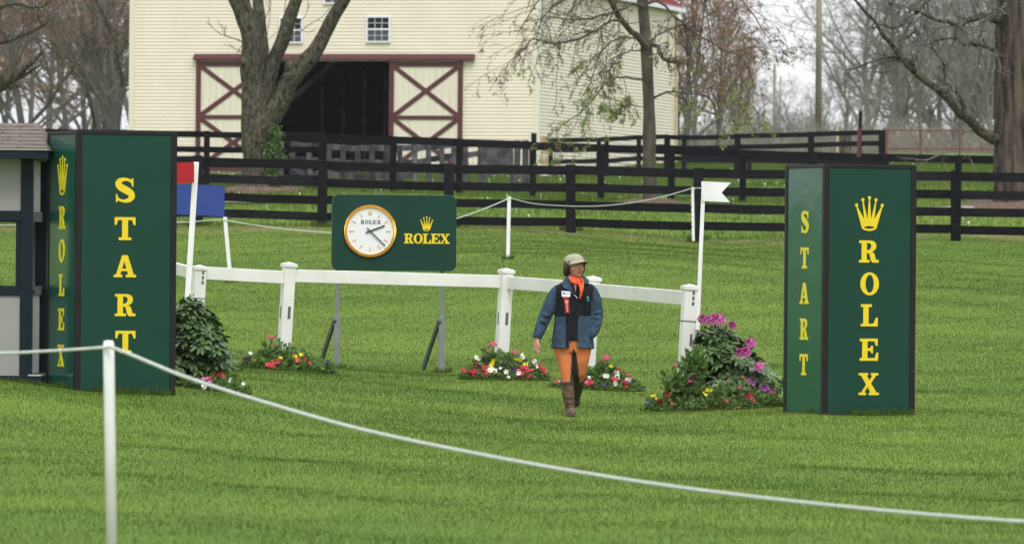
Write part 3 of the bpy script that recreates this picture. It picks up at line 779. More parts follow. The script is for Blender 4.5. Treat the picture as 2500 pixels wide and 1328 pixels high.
# ------------------------------------------------------------------ barn
def barn():
    s = 80; C = P(1312, 424, Ds(s)); az = R(-13.7)
    ux = Vector((math.cos(az), math.sin(az), 0)); uy = Vector((-math.sin(az), math.cos(az), 0))
    t = empty('barn', C, az, 'cream sided horse barn with maroon framed sliding doors standing open', 'barn')
    def loc(px, py, off=0.0):
        h = hit_plane(px, py, C + uy * off, uy) - C; return h.dot(ux), h.z
    L = -loc(317, 300)[0]; Dp = 19.8; HW = 5.95; zb = -.6
    dx0 = loc(668, 280)[0]; dx1 = loc(951, 280)[0]; dz1 = loc(800, 150)[1]; dz0 = loc(800, 424)[1]
    ex = .1058
    def siding(name, x0, x1, z0, z1, T=None, top=None, lap=.018):
        """lapped courses: each board leans out at its lower edge"""
        b = B(); k0 = math.floor(z0 / ex); z = k0 * ex
        while z < z1 - 1e-4:
            a, c = max(z, z0), min(z + ex, z1)
            xa0, xa1, xc0, xc1 = x0, x1, x0, x1
            if top:
                xa0, xa1 = max(x0, top(a)[0]), min(x1, top(a)[1]); xc0, xc1 = max(x0, top(c)[0]), min(x1, top(c)[1])
            fa, fc_ = lap * (1 - (a - z) / ex), lap * (1 - (c - z) / ex)
            v = [(xa0, -fa, a), (xa1, -fa, a), (xc1, -fc_, c), (xc0, -fc_, c), (xa0, 0, a), (xa1, 0, a)]
            if T is not None: v = [T @ Vector(q) for q in v]
            b.add(v, [(0, 1, 2, 3), (4, 5, 1, 0)]); z += ex
        return b.obj(name, M['siding'], t)
    pitch = math.tan(R(30))
    # front wall in three fields round the doorway, and the gable above
    w1 = siding('front_wall', -L + .12, dx0, zb, dz1); w2 = siding('front_wall', dx1, -.12, zb, dz1)
    wt = siding('front_wall', -L + .12, -.12, dz1, HW)
    siding('gable', -L, 0, HW, HW + L / 2 * pitch, top=lambda z: (-L + (z - HW) / pitch, -(z - HW) / pitch))
    TS = Matrix.Rotation(R(90), 4, 'Z')
    siding('side_wall', .12, Dp - .12, zb, HW, TS, lap=.030)
    TL = Matrix.Translation((-L, Dp, 0)) @ Matrix.Rotation(R(-90), 4, 'Z'); siding('side_wall', .12, Dp - .12, zb, HW, TL)
    TB = Matrix.Translation((0, Dp, 0)) @ Matrix.Rotation(R(180), 4, 'Z'); siding('back_wall', .0, L, zb, HW, TB)
    # corner boards
    for x0, x1, y0, y1 in ((-.125, .048, -.032, .12), (-L - .03, -L + .125, -.032, .12), (-.12, .048, Dp - .125, Dp + .03)):
        B().box(x0, x1, y0, y1, zb, HW).obj('corner_trim', M['trimw'], t)
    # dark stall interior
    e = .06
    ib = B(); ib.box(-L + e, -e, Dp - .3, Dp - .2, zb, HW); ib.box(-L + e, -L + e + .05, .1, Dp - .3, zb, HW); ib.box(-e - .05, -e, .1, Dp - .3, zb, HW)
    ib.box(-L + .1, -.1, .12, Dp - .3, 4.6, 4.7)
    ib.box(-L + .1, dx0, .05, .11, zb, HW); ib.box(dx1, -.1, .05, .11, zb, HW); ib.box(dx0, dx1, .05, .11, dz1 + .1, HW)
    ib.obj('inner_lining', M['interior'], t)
    st = B()
    for i in range(9):
        x = dx0 - 1 + i * .7; B().box(x, x + .12, 9, 9.1, 0, 3.4).obj('stall_post', M['bg_bark'], t)
    st.beam((dx0 - .3, 3, 2.3), (dx0 + 1.2, 3, 3.6), .12, .14); B().beam((dx0 + 1.4, 4, 0), (dx0 + 1.4, 4, 4), .2, .2).obj('stall_post', M['bg_bark'], t)
    st.obj('stall_brace', M['bg_bark'], t)
    # roof
    rf = B(); ov = .22; hr = HW + L / 2 * pitch
    for sgn, xe in ((1, 0.0), (-1, -L)):
        xo = xe + sgn * ov; zo = HW - ov * pitch
        xr, zr = -L / 2, hr
        for (z_off) in (0,):
            v = [(xo, -ov, zo + .10), (xo, Dp + ov, zo + .10), (xr, Dp + ov, zr + .10), (xr, -ov, zr + .10), (xo, -ov, zo + .02), (xo, Dp + ov, zo + .02), (xr, Dp + ov, zr + .02), (xr, -ov, zr + .02)]
            rf.add(v, [(0, 1, 2, 3), (7, 6, 5, 4), (0, 4, 5, 1), (1, 5, 6, 2), (3, 7, 4, 0)])
            for i in range(46):
                y = -ov + .05 + i * (Dp + 2 * ov - .1) / 45
                dz = .10
                rf.add([(xo, y, zo + dz), (xo, y + .03, zo + dz), (xr, y + .03, zr + dz), (xr, y, zr + dz), (xo, y, zo + dz + .03), (xo, y + .03, zo + dz + .03), (xr, y + .03, zr + dz + .03), (xr, y, zr + dz + .03)], [(4, 5, 6, 7), (0, 4, 7, 3), (1, 2, 6, 5), (0, 1, 5, 4)])
    rf.obj('roof', M['redroof'], t)
    sf = B().box(.002, ov, -ov, Dp + ov, HW - ov * pitch - .08, HW - ov * pitch - .05); sf.obj('soffit', M['bark2'], t)
    B().box(ov, ov + .08, -ov, Dp + ov, HW - ov * pitch - .10, HW - ov * pitch + .04).obj('gutter', M['winw'], t)
    B().tube([(.09, Dp - .15, HW - .4), (.09, Dp - .15, zb)], .035, 8).obj('downspout', M['yellowpipe'], t)
    # sliding track cover
    hx0 = loc(475, 145)[0]; hx1 = loc(1160, 145)[0]; hz0 = loc(800, 148)[1]; hz1 = loc(800, 134)[1]
    pr = [(-.03, hz0), (-.20, hz0), (-.20, hz0 + .05), (-.03, hz1 + .02)]
    v = [(hx0, y, z) for y, z in pr] + [(hx1, y, z) for y, z in pr]
    B().add(v, [(0, 1, 2, 3), (7, 6, 5, 4), (0, 4, 5, 1), (1, 5, 6, 2), (2, 6, 7, 3), (3, 7, 4, 0)]).obj('track_cover', M['maroon'], t)
    def door(pxl, pxr, label):
        x0, x1 = loc(pxl, 280)[0], loc(pxr, 280)[0]; z0, z1 = loc(800, 421)[1], loc(800, 150)[1]; zm = loc(800, 287)[1]
        yb = -.07
        n = 11; w = (x1 - x0) / n; bd = B()
        for i in range(n): bd.box(x0 + i * w + .006, x0 + (i + 1) * w - .006, yb, yb + .03, z0, z1)
        bd.box(x0 + .01, x1 - .01, yb + .012, yb + .028, z0 + .01, z1 - .01)
        d = bd.obj('sliding_door', M['cream'], t)
        fr = B(); f = .155; ya, yc = yb - .03, yb - .001
        fr.box(x0, x0 + f, ya, yc, z0, z1); fr.box(x1 - f, x1, ya, yc, z0, z1)
        fr.box(x0 + f, x1 - f, ya, yc, z1 - .17, z1 - .02); fr.box(x0 + f, x1 - f, ya, yc, z0 + .02, z0 + .17)
        fr.box(x0 + f, x1 - f, ya, yc, zm - .06, zm + .06); fr.obj('door_frame', M['maroon'], d)
        br = B(); w_ = .135
        for za, zc in ((zm + .06, z1 - .17), (z0 + .17, zm - .06)):
            for sgn, y in ((1, ya + .004), (-1, ya + .010)):
                a = Vector((x0 + f, y, za if sgn > 0 else zc)); c = Vector((x1 - f, y, zc if sgn > 0 else za))
                dv = (c - a).normalized(); nn = Vector((-dv.z, 0, dv.x)) * w_ / 2
                # clip the brace ends square to the frame by a hexagon
                A_, C_ = a, c; hx = abs(w_ / 2 / dv.z); hz = abs(w_ / 2 / dv.x); sz = 1 if dv.z > 0 else -1
                poly = [(A_.x, A_.z), (A_.x + hx, A_.z), (C_.x, C_.z - sz * hz), (C_.x, C_.z), (C_.x - hx, C_.z), (A_.x, A_.z + sz * hz)]
                if sz < 0: poly = poly[::-1]
                br.prism(poly, y, yc)
        br.obj('cross_brace', M['maroon'], d)
    door(480, 664, ''); door(951, 1131, '')
    def win(pl, pt, pr_, pb):
        x0, z1 = loc(pl, pt); x1, z0 = loc(pr_, pb); y = -.03
        w = .048; fr = B()
        fr.box(x0 - w, x1 + w, y - .045, y + .02, z1, z1 + w); fr.box(x0 - w, x1 + w, y - .055, y + .02, z0 - w, z0)
        fr.box(x0 - w, x0, y - .045, y + .02, z0, z1); fr.box(x1, x1 + w, y - .045, y + .02, z0, z1)
        zm = (z0 + z1) / 2; fr.box(x0, x1, y - .030, y + .02, zm - .025, zm + .025)
        f = fr.obj('window', M['winw'], t)
        mt = B()
        for za, zc in ((zm + .025, z1), (z0, zm - .025)):
            for i in (1, 2): x = x0 + (x1 - x0) * i / 3; mt.box(x - .006, x + .006, y - .022, y - .004, za, zc)
            zz = (za + zc) / 2; mt.box(x0, x1, y - .020, y - .006, zz - .006, zz + .006)
        mt.obj('muntins', M['winw'], f)
        B().box(x0, x1, y - .004, y + .001, zm, z1).obj('pane', M['pane'], f); B().box(x0, x1, y - .004, y + .001, z0, zm).obj('pane', M['screen'], f)
    win(899, 44, 950, 101); win(686, 46, 736, 103); win(795, -50, 846, 7)
barn()

# ------------------------------------------------------------------ black fences
def board(t, a, b, h, w, m, nm='rail', jit=.012):
    a = Vector(a); b = Vector(b); a.z += random.uniform(-jit, jit); b.z += random.uniform(-jit, jit)
    d = (b - a).normalized(); a = a - d * .02; b = b + d * .02
    mid = (a + b) / 2; mid.z += random.uniform(-.012, .010)
    n = Vector((d.y, -d.x, 0)).normalized()
    bb = B(); pts = [a, mid, b]
    for p in pts:
        for dy, dz in ((-w / 2, -h / 2), (w / 2, -h / 2), (w / 2, h / 2), (-w / 2, h / 2)):
            bb.v.append(tuple(p + n * dy + Vector((0, 0, dz))))
    for i in range(2):
        for k in range(4): bb.f.append((i * 4 + k, i * 4 + (k + 1) % 4, (i + 1) * 4 + (k + 1) % 4, (i + 1) * 4 + k))
    bb.f += [(3, 2, 1, 0), (8, 9, 10, 11)]
    return bb.obj(nm, m, t)
def fpost(t, top, bot, w, m, d=None, nm='post', jl=.02):
    b = B(); top = Vector(top); bot = Vector(bot) - Vector((0, 0, .12)); top.x += random.uniform(-jl, jl)
    b.beam(bot, top, w, (d or w), Vector((0, 1, 0))); return b.obj(nm, m, t, bevel=.008, seg=1)
def xs_line(tab, px):
    return float(np.interp(px, [a[0] for a in tab], [a[1] for a in tab]))

# F1: four board fence across the whole picture
tabT = [(-200, 380), (180, 381), (485, 383), (787, 393), (1095, 402), (1395, 405), (1705, 413), (2020, 417), (2335, 420), (2650, 424)]
pxs = [-430, -125, 180, 485, 787, 1095, 1395, 1705, 2020, 2335, 2650]
t = empty('board_fence', P(1395, 566, Ds(125)), 0, 'long black four board fence crossing the whole lawn in front of the trees', 'fence')
t0 = t.location.copy(); inv = Matrix.Translation(-t0)
posts = []
for px in pxs:
    s = 125 + max(0, (px - 1000)) / 500 * 1.2; Y = Ds(s)
    top = P(px, xs_line(tabT, px) - (3 if px != 787 else 0), Y); H = 1.31
    o = fpost(t, top, top - Vector((0, 0, H)), .19, M['fence'], .12); o.matrix_parent_inverse = inv
    posts.append((px, s, Y))
for (p0, s0, Y0), (p1, s1, Y1) in zip(posts, posts[1:]):
    for k, off in enumerate((.085, .425, .76, 1.095)):
        a = P(p0, xs_line(tabT, p0), Y0 + .09) - Vector((0, 0, off)); b = P(p1, xs_line(tabT, p1), Y1 + .09) - Vector((0, 0, off))
        o = board(t, a, b, .165 if k else .175, .03, M['fence']); o.matrix_parent_inverse = inv

# F2: top board and mesh fence behind it
tab2 = [(690, 322), (960, 333), (1122, 339), (1302, 346), (1468, 352), (1640, 358), (1813, 366), (1990, 371), (2160, 375), (2338, 379), (2500, 382)]
t = empty('mesh_fence', P(1302, 485, Ds(108)), 0, 'black fence of one top board over wire mesh, close behind the four board fence', 'fence')
inv = Matrix.Translation(-t.location)
pxs2 = [787, 960, 1122, 1302, 1468, 1640, 1813, 1990, 2160, 2338, 2520]
pr = []
for px in pxs2:
    s = 106 + (px - 787) / 1500 * 4; Y = Ds(s); top = P(px, xs_line(tab2, px) - (0 if px > 800 else 2), Y)
    o = fpost(t, top, top - Vector((0, 0, 1.28)), .15 if px > 800 else .19, M['fence'], .12); o.matrix_parent_inverse = inv; pr.append((px, s, Y))
for (p0, s0, Y0), (p1, s1, Y1) in zip(pr, pr[1:]):
    a = P(p0, xs_line(tab2, p0) + 10, Y0 + .08); b = P(p1, xs_line(tab2, p1) + 10, Y1 + .08)
    o = board(t, a, b, .175, .03, M['fence'], jit=.008); o.matrix_parent_inverse = inv
    ms = B(); A = a + Vector((0, .03, -.05)); Bv = b + Vector((0, .03, -.05)); dv = Bv - A; n = max(3, int(dv.length / .11))
    for i in range(n + 1):
        q = A + dv * i / n; ms.box(q.x - .002, q.x + .002, q.y, q.y + .003, q.z - 1.12, q.z)
    for j in range(10):
        o1 = Vector((0, .004, -.12 * j - .05)); ms.beam(A + o1, Bv + o1, .004, .005)
    o = ms.obj('wire_mesh', M['dark_metal'], t); o.matrix_parent_inverse = inv

# F2b: three boards left of the big tree
t = empty('board_fence', P(500, 440, Ds(104)), 0, 'black board fence left of the big trunk, in front of the left barn door', 'fence')
inv = Matrix.Translation(-t.location); prev = None
for px in (-120, 90, 300, 505, 620, 787):
    Y = Ds(104) + .2
    top = P(px, 319 + (px - 440) * .012 + (0 if px < 700 else -2), Y)
    if px != 787 and px != 620:
        o = fpost(t, top, top - Vector((0, 0, 1.3)), .14, M['fence'], .1); o.matrix_parent_inverse = inv
    if prev is not None:
        for off in (.075, .43, .78, 1.1):
            o = board(t, prev - Vector((0, -.08, off)), top - Vector((0, -.08, off)), .14, .03, M['fence']); o.matrix_parent_inverse = inv
    prev = top
t = empty('board_fence', P(900, 440, Ds(103)), 0, 'single dark top board running from the big trunk toward the open barn doorway', 'fence')
inv = Matrix.Translation(-t.location)
o = board(t, P(640, 331, Ds(103.5)), P(960, 344, Ds(105)), .21, .03, M['fence']); o.matrix_parent_inverse = inv
for px in (650, 700): o = fpost(t, P(px, 322, Ds(103.5)), P(px, 322, Ds(103.5)) - Vector((0, 0, 1.3)), .14, M['fence']); o.matrix_parent_inverse = inv

# F3: weathered pen of round posts before the doorway
t = empty('stock_pen', P(930, 440, Ds(96)), 0, 'weathered pen of closely spaced round posts in front of the barn doorway', 'pen')
inv = Matrix.Translation(-t.location); Y = Ds(96)
pen = [(690, 346, 437), (715, 345, 437), (757, 349, 437), (803, 352, 437), (838, 353, 438), (873, 355, 438), (910, 355, 438), (942, 355, 438), (977, 355, 438), (1012, 353, 438), (1048, 352, 440), (1080, 350, 440), (1106, 350, 440), (1137, 350, 440), (1172, 350, 440)]
for i, (px, ty, by) in enumerate(pen):
    a, b = P(px + random.uniform(-3, 3), ty, Y), P(px + random.uniform(-1, 3), by + 5, Y)
    o = B().tube([b, (a + b) / 2 + Vector((random.uniform(-.02, .02), 0, 0)), a], [.075, .072, .068], 10).obj('post', M['fence_old'], t, smooth=False); o.matrix_parent_inverse = inv
for off in (8, 43, 75):
    for (p0, t0_, _), (p1, t1_, _) in zip(pen, pen[1:]):
        if p0 > 1000 and off == 75: continue
        sl = (p0 - 1000) * -.10 * (1 if off == 43 else .3) if p0 > 1000 else 0
        sl2 = (p1 - 1000) * -.10 * (1 if off == 43 else .3) if p1 > 1000 else 0
        o = board(t, P(p0, t0_ + off + sl, Y + .12), P(p1, t1_ + off + sl2, Y + .12), .15, .04, M['fence_old'], jit=.02); o.matrix_parent_inverse = inv
o = B().beam(P(690, 400, Ds(97)), P(775, 462, Ds(104)), .1, .14).obj('brace', M['fence'], t); o.matrix_parent_inverse = inv
# old gate panel and stacked boards beside the barn corner
t = empty('plank_panel', P(1215, 437, Ds(94)), 0, 'old grey plank panel leaning in the fence near the barn corner', 'panel')
inv = Matrix.Translation(-t.location)
for i in range(4):
    y = 360 + i * 20; o = board(t, P(1180, y + 8 - i * 2, Ds(94)), P(1250, y - i * 3, Ds(94)), .20, .03, M['fence_old'], 'plank', .01); o.matrix_parent_inverse = inv
for px in (1182, 1250):
    o = fpost(t, P(px, 346, Ds(94) + .06), P(px, 440, Ds(94) + .06), .09, M['fence_old']); o.matrix_parent_inverse = inv
for px in (1262, 1283):
    o = fpost(t, P(px, 343, Ds(95)), P(px, 444, Ds(95)), .17, M['fence_old']); o.matrix_parent_inverse = inv
t = tag(B().box(0, .16, 0, .16, 0, 1.05).obj('gate_post', M['fence']), 'dark square post standing at the near corner of the barn', 'post'); t.location = P(1296, 424, Ds(84)) ; t.scale.z = 1.12
t = empty('timber_pile', P(1328, 437, Ds(90)), 0, 'short pale timber frame beside the barn corner', 'timber')
inv = Matrix.Translation(-t.location)
for y, h in ((342, 14), (369, 10), (393, 12), (427, 5)):
    a = P(1319, y, Ds(90)); b = P(1339, y, Ds(90)); o = B().beam(a, b, .05, h / 90).obj('plank', M['wood'] if y < 420 else M['carwhite'], t); o.matrix_parent_inverse = inv

# F4: paddock fence on the right behind the mesh fence
t = empty('board_fence', P(1600, 420, Ds(90)), 0, 'black board fence running from the barn corner to an end post on the right', 'fence')
inv = Matrix.Translation(-t.location)
f4 = [(1345, 338, 84), (1461, 336, 85), (1482, 335, 86), (1560, 330, 87), (1629, 330, 88), (1670, 330, 88), (1800, 327, 90), (1980, 322, 92), (2154, 318, 94)]
for px, py, s in f4:
    top = P(px, py, Ds(s)); w = .17 if px in (1629, 2154, 1800, 1980) else .13
    o = fpost(t, top, top - Vector((0, 0, 1.12)), w, M['fence']); o.matrix_parent_inverse = inv
for (p0, y0, s0), (p1, y1, s1) in zip(f4, f4[1:]):
    offs = (5, 30, 58) if p0 < 1670 else (7, 33)
    for off in offs:
        o = board(t, P(p0, y0 + off, Ds(s0) + .08), P(p1, y1 + off, Ds(s1) + .08), .13, .03, M['fence'], jit=.015); o.matrix_parent_inverse = inv
# low dark boards past the slender tree
t = empty('board_fence', P(1900, 405, Ds(96)), 0, 'low dark boards half hidden behind the mesh fence on the right', 'fence')
inv = Matrix.Translation(-t.location)
for p0, p1, y0, y1 in ((1670, 1830, 384, 386), (1830, 1990, 384, 387), (1990, 2150, 387, 390)):
    o = board(t, P(p0, y0, Ds(97)), P(p1, y1, Ds(97)), .28, .03, M['fence']); o.matrix_parent_inverse = inv
for px in (1672, 1830, 1990, 2150): o = fpost(t, P(px, 376, Ds(97) + .05), P(px, 405, Ds(97)), .1, M['fence']); o.matrix_parent_inverse = inv

# rust red pen with netting, far right
t = empty('pipe_pen', P(2300, 400, Ds(80)), 0, 'rust red pipe pen with netting far back between the end post and the shaggy tree', 'pen')
inv = Matrix.Translation(-t.location); Y = Ds(80)
for px in (2165, 2248, 2343, 2430, 2520):
    o = B().tube([P(px, 408, Y), P(px, 316, Y)], .035, 8).obj('post', M['netpost'], t); o.matrix_parent_inverse = inv
for y in (318, 363, 397):
    o = B().tube([P(2158, y, Y), P(2530, y + 2, Y)], .022, 6).obj('rail', M['netpost'], t); o.matrix_parent_inverse = inv
nb = B()
for i in range(75): a = P(2160 + i * 5, 319, Y); b = P(2160 + i * 5, 400, Y); nb.beam(a, b, .004, .004, Vector((0, 1, 0)))
for j in range(16): nb.beam(P(2160, 320 + j * 5, Y), P(2530, 322 + j * 5, Y), .004, .004)
o = nb.obj('netting', M['netpost'], t); o.matrix_parent_inverse = inv

# mast, utility poles
t = empty('gate_latch_post', P(2098, 500, Ds(112)), 0, 'thin black post with a maroon sleeve rising behind the tower on the right', 'post')
inv = Matrix.Translation(-t.location)
o = B().beam(P(2098, 500, Ds(112)), P(2101, 272, Ds(112)), .07, .07, Vector((0, 1, 0))).obj('post', M['fence'], t); o.matrix_parent_inverse = inv
o = B().beam(P(2096.5, 384, Ds(112)), P(2098.5, 312, Ds(112)), .082, .11, Vector((0, 1, 0))).obj('sleeve', M['maroon'], t); o.matrix_parent_inverse = inv
for (px, ty, s, w, lab) in ((2001, -240, 56, .26, 'tall weathered grey utility pole rising above the far paddock fence'), (1829, 138, 50, .17, 'thin bare pole left of the tall utility pole'), (1891, 156, 42, .17, 'thin bare pole nearer the tall utility pole'), (1906, 186, 40, .10, 'shortest thin pole among the far poles')):
    Y = Ds(s); top = P(px, ty, Y); z0 = G(top.x, Y); bx = P(px - (640 - ty) * .004, 400, Y).x
    o = B().tube([(bx, Y, z0 - .5), ((bx + top.x) / 2, Y, (z0 + top.z) / 2), tuple(top)], [w / 2 * 1.15, w / 2, w / 2 * .85], 12).obj('utility_pole', M['polewood'], None, smooth=True)
    tag(o, lab, 'pole')
# far wooden block and white marker
o = B().box(0, .32, 0, .2, 0, .85).obj('timber_stack', M['bark3']); o.location = P(2050, 402, Ds(88)); tag(o, 'short upright timbers behind the mesh fence near the tall pole', 'timber')
o = B().tube([P(2044, 372, Ds(86)), P(2045, 306, Ds(86))], .022, 8).obj('marker_stake', M['yellowpipe']); tag(o, 'pale yellow marker stake beside the tall utility pole', 'stake')
# small maroon shed with a white door, seen between booth and tower
t = empty('shed', P(95, 425, Ds(58)), 0, 'small far maroon shed with a white front, glimpsed between booth and tower', 'shed')
inv = Matrix.Translation(-t.location); c = P(95, 425, Ds(58))
o = B().box(c.x - 1.2, c.x + 1.6, c.y, c.y + 2.5, c.z, c.z + .60).obj('wall', M['maroon'], t); o.matrix_parent_inverse = inv
o = B().box(c.x - 1.3, c.x + 1.7, c.y - .1, c.y + 2.6, c.z + .60, c.z + .68).obj('roof', M['maroon'], t); o.matrix_parent_inverse = inv
o = B().box(c.x + .0, c.x + .30, c.y - .03, c.y - .002, c.z + .1, c.z + .52).obj('door', M['carwhite'], t); o.matrix_parent_inverse = inv
# ------------------------------------------------------------------ trees
def unit(v): return v / np.maximum(np.linalg.norm(v, axis=-1, keepdims=True), 1e-9)
def tubes(pts, rad, S_=4):
    """pts (N,K,3), rad (N,K) -> verts, quads"""
    N, K, _ = pts.shape
    T = np.empty_like(pts); T[:, 1:-1] = pts[:, 2:] - pts[:, :-2]; T[:, 0] = pts[:, 1] - pts[:, 0]; T[:, -1] = pts[:, -1] - pts[:, -2]; T = unit(T)
    ref = np.where(np.abs(T[:, :1, 2:3]) > .8, np.array([1., 0, 0]), np.array([0, 0, 1.])) * np.ones_like(T)
    A = unit(ref - T * (ref * T).sum(-1, keepdims=True)); Bn = np.cross(T, A)
    th = np.arange(S_) * math.tau / S_
    V = pts[:, :, None] + rad[:, :, None, None] * (A[:, :, None] * np.cos(th)[:, None] + Bn[:, :, None] * np.sin(th)[:, None])
    idx = np.arange(N * K * S_).reshape(N, K, S_)
    a = idx[:, :-1]; b = idx[:, 1:]
    F_ = np.stack([a, np.roll(a, -1, 2), np.roll(b, -1, 2), b], -1).reshape(-1, 4)
    return V.reshape(-1, 3), F_
def grow(rg, pts, rad, M_, ratio, ang, rr, trop, wig, K=5, t0=.25, t1=1.0, taper=.25, lenfall=.45):
    """children along every parent branch"""
    N, Kp, _ = pts.shape
    seg = np.linalg.norm(np.diff(pts, axis=1), axis=-1); L = seg.sum(1)
    t = t0 + (t1 - t0) * (np.arange(M_)[None] + rg.random((N, M_))) / M_
    f = t * (Kp - 1); i = np.minimum(f.astype(int), Kp - 2); u = (f - i)[..., None]
    n = np.arange(N)[:, None]
    p = pts[n, i] * (1 - u) + pts[n, i + 1] * u; r = rad[n, i] * (1 - u[..., 0]) + rad[n, i + 1] * u[..., 0]
    d = unit(pts[n, i + 1] - pts[n, i])
    rnd = rg.normal(size=d.shape); perp = unit(rnd - d * (rnd * d).sum(-1, keepdims=True))
    a = ang[0] + (ang[1] - ang[0]) * rg.random((N, M_)); a = a[..., None]
    d = unit(d * np.cos(a) + perp * np.sin(a))
    ln = L[:, None] * (ratio[0] + (ratio[1] - ratio[0]) * rg.random((N, M_))) * (1 - lenfall * t)
    p = p.reshape(-1, 3); d = d.reshape(-1, 3); ln = ln.reshape(-1); r0 = r.reshape(-1) * rr
    out = np.empty((len(p), K, 3)); out[:, 0] = p; cur = p.copy()
    for k in range(1, K):
        d = unit(d + rg.normal(size=d.shape) * wig + np.array([0, 0, trop])); cur = cur + d * (ln / (K - 1))[:, None]; out[:, k] = cur
    R_ = r0[:, None] * (1 - (1 - taper) * np.linspace(0, 1, K)[None])
    return out, R_
def resample(path, K):
    p = np.array([tuple(q)[:3] for q in path], float); rr = np.array([q[3] for q in path], float)
    s = np.concatenate([[0], np.cumsum(np.linalg.norm(np.diff(p, axis=0), axis=1))]); s /= s[-1]
    c = np.array(cat([(*a, r) for a, r in zip(p, rr)], 12)); s2 = np.concatenate([[0], np.cumsum(np.linalg.norm(np.diff(c[:, :3], axis=0), axis=1))]); s2 /= s2[-1]
    t = np.linspace(0, 1, K)
    return np.stack([np.interp(t, s2, c[:, k]) for k in range(3)], -1), np.interp(t, s2, c[:, 3])
def combine(parts):
    V, F_, o = [], [], 0
    for v, f in parts: V.append(v); F_.append(f + o); o += len(v)
    return np.concatenate(V), np.concatenate(F_)
def leaf_quads(rg, pos, size, spread=.0, droop=-.3):
    N = len(pos); d = unit(rg.normal(size=(N, 3)) + np.array([0, 0, droop])); a = unit(np.cross(d, rg.normal(size=(N, 3))))
    s = size * (.5 + rg.random((N, 1))); p = pos + rg.normal(size=(N, 3)) * spread
    V = np.stack([p, p + d * s * .5 + a * s * .28, p + d * s, p + d * s * .5 - a * s * .28], 1)
    return V.reshape(-1, 3), np.arange(N * 4).reshape(N, 4)
def pts_on(rg, pts, n, t0=.3):
    i = rg.integers(0, len(pts), n); K = pts.shape[1]; f = (t0 + (1 - t0) * rg.random(n)) * (K - 1); k = np.minimum(f.astype(int), K - 2); u = (f - k)[:, None]
    return pts[i, k] * (1 - u) + pts[i, k + 1] * u

def lumpy(V, amp, scale, rg):
    ph = rg.random(6) * 9
    n = np.sin(V[:, 2] * scale + ph[0]) * np.sin(V[:, 0] * scale * 1.7 + ph[1]) + .6 * np.sin(V[:, 2] * scale * 2.3 + ph[2]) * np.sin(V[:, 1] * scale * 2 + ph[3])
    return n * amp

# ---- woodland trees: mesh variants shared by copies
def wood_variant(seed, style):
    rg = np.random.default_rng(seed)
    H = 1.0   # unit height tree, scaled later
    forks = []
    ntr = 1 if style != 'multi' else 3
    tr = []
    for j in range(ntr):
        ang = rg.random() * 6.28; sp = .0 if ntr == 1 else .10
        pth = [(0, 0, -.03, .0155)]; x = y = 0
        for k in range(1, 7):
            x += rg.normal() * .012 + math.cos(ang) * sp * .5; y += rg.normal() * .012 + math.sin(ang) * sp * .5
            pth.append((x, y, k / 6 * (.80 if ntr == 1 else .72), .0135 * (1 - k / 7.2)))
        tr.append(pth)
    Pt = [resample(q, 12) for q in tr]
    T0 = np.stack([a for a, _ in Pt]); R0 = np.stack([b for _, b in Pt])
    m1, m2, m3, m4 = {'spread': (15, 7, 5, 4), 'tall': (20, 6, 5, 4), 'multi': (9, 6, 5, 4)}[style]
    an = {'spread': (.6, 1.15), 'tall': (.35, .75), 'multi': (.4, .9)}[style]
    a1, r1 = grow(rg, T0, R0, m1, (.42, .62), an, .62, .05, .16, 8, .12, 1.0, .25)
    a2, r2 = grow(rg, a1, r1, m2, (.38, .62), (.4, .95), .55, .03, .20, 6, .2, 1, .3)
    a3, r3 = grow(rg, a2, r2, m3, (.40, .65), (.4, 1.0), .55, .02, .25, 5, .15, 1, .35)
    a4, r4 = grow(rg, a3, r3, m4, (.45, .75), (.35, .9), .6, .01, .25, 4, .1, 1, .5)
    r3 = np.maximum(r3, .0008); r4 = np.maximum(r4, .0006)
    tm = combine([tubes(T0, R0, 10), tubes(a1, r1, 6), tubes(a2, r2, 5)])
    cm = combine([tubes(a3, r3, 3), tubes(a4, r4, 3)])
    bp = pts_on(rg, a4, 6000)
    return tm, cm, (bp, a4, rg)
TREE = {}
def wood_tree(name, style, seed, trunk_m, twig_m, bud_m, budsize, nb):
    tm, cm, (bp, a4, rg) = wood_variant(seed, style)
    me1 = np_mesh(name + '_trunk', *tm, trunk_m, True)
    if nb:
        bv, bf = leaf_quads(rg, pts_on(rg, a4, nb), budsize)
        V, F_ = combine([cm, (bv, bf)]); mi = np.concatenate([np.zeros(len(cm[1])), np.ones(len(bf))])
        me2 = np_mesh(name + '_crown', V, F_, [twig_m, bud_m], False, mi)
    else: me2 = np_mesh(name + '_crown', *cm, twig_m)
    TREE[name] = (me1, me2)
wood_tree('brown_a', 'spread', 11, M['bg_bark'], M['twig_brown'], M['bud_brown'], .006, 6000)
wood_tree('brown_b', 'tall', 12, M['bg_bark'], M['twig_brown'], M['bud_brown'], .006, 6000)
wood_tree('dark_a', 'multi', 13, M['bg_bark'], M['bg_twig'], M['bud_brown'], .006, 2500)
wood_tree('dark_b', 'spread', 17, M['bg_bark'], M['bg_twig'], M['bud_brown'], .006, 1500)
wood_tree('grey_a', 'multi', 14, M['bg_bark_hazed'], M['twig_hazed'], None, 0, 0)
wood_tree('grey_b', 'spread', 15, M['bg_bark_hazed'], M['twig_hazed'], None, 0, 0)
wood_tree('grey_c', 'tall', 16, M['bg_bark_hazed'], M['twig_hazed'], None, 0, 0)
wl = {'brown_a': 'bare tree with brown budding crown in the wood left of the barn', 'brown_b': 'slim bare tree with brown buds in the wood left of the barn',
      'dark_a': 'dark many stemmed bare tree in the wood left of the barn', 'dark_b': 'dark spreading bare tree in the wood left of the barn'}
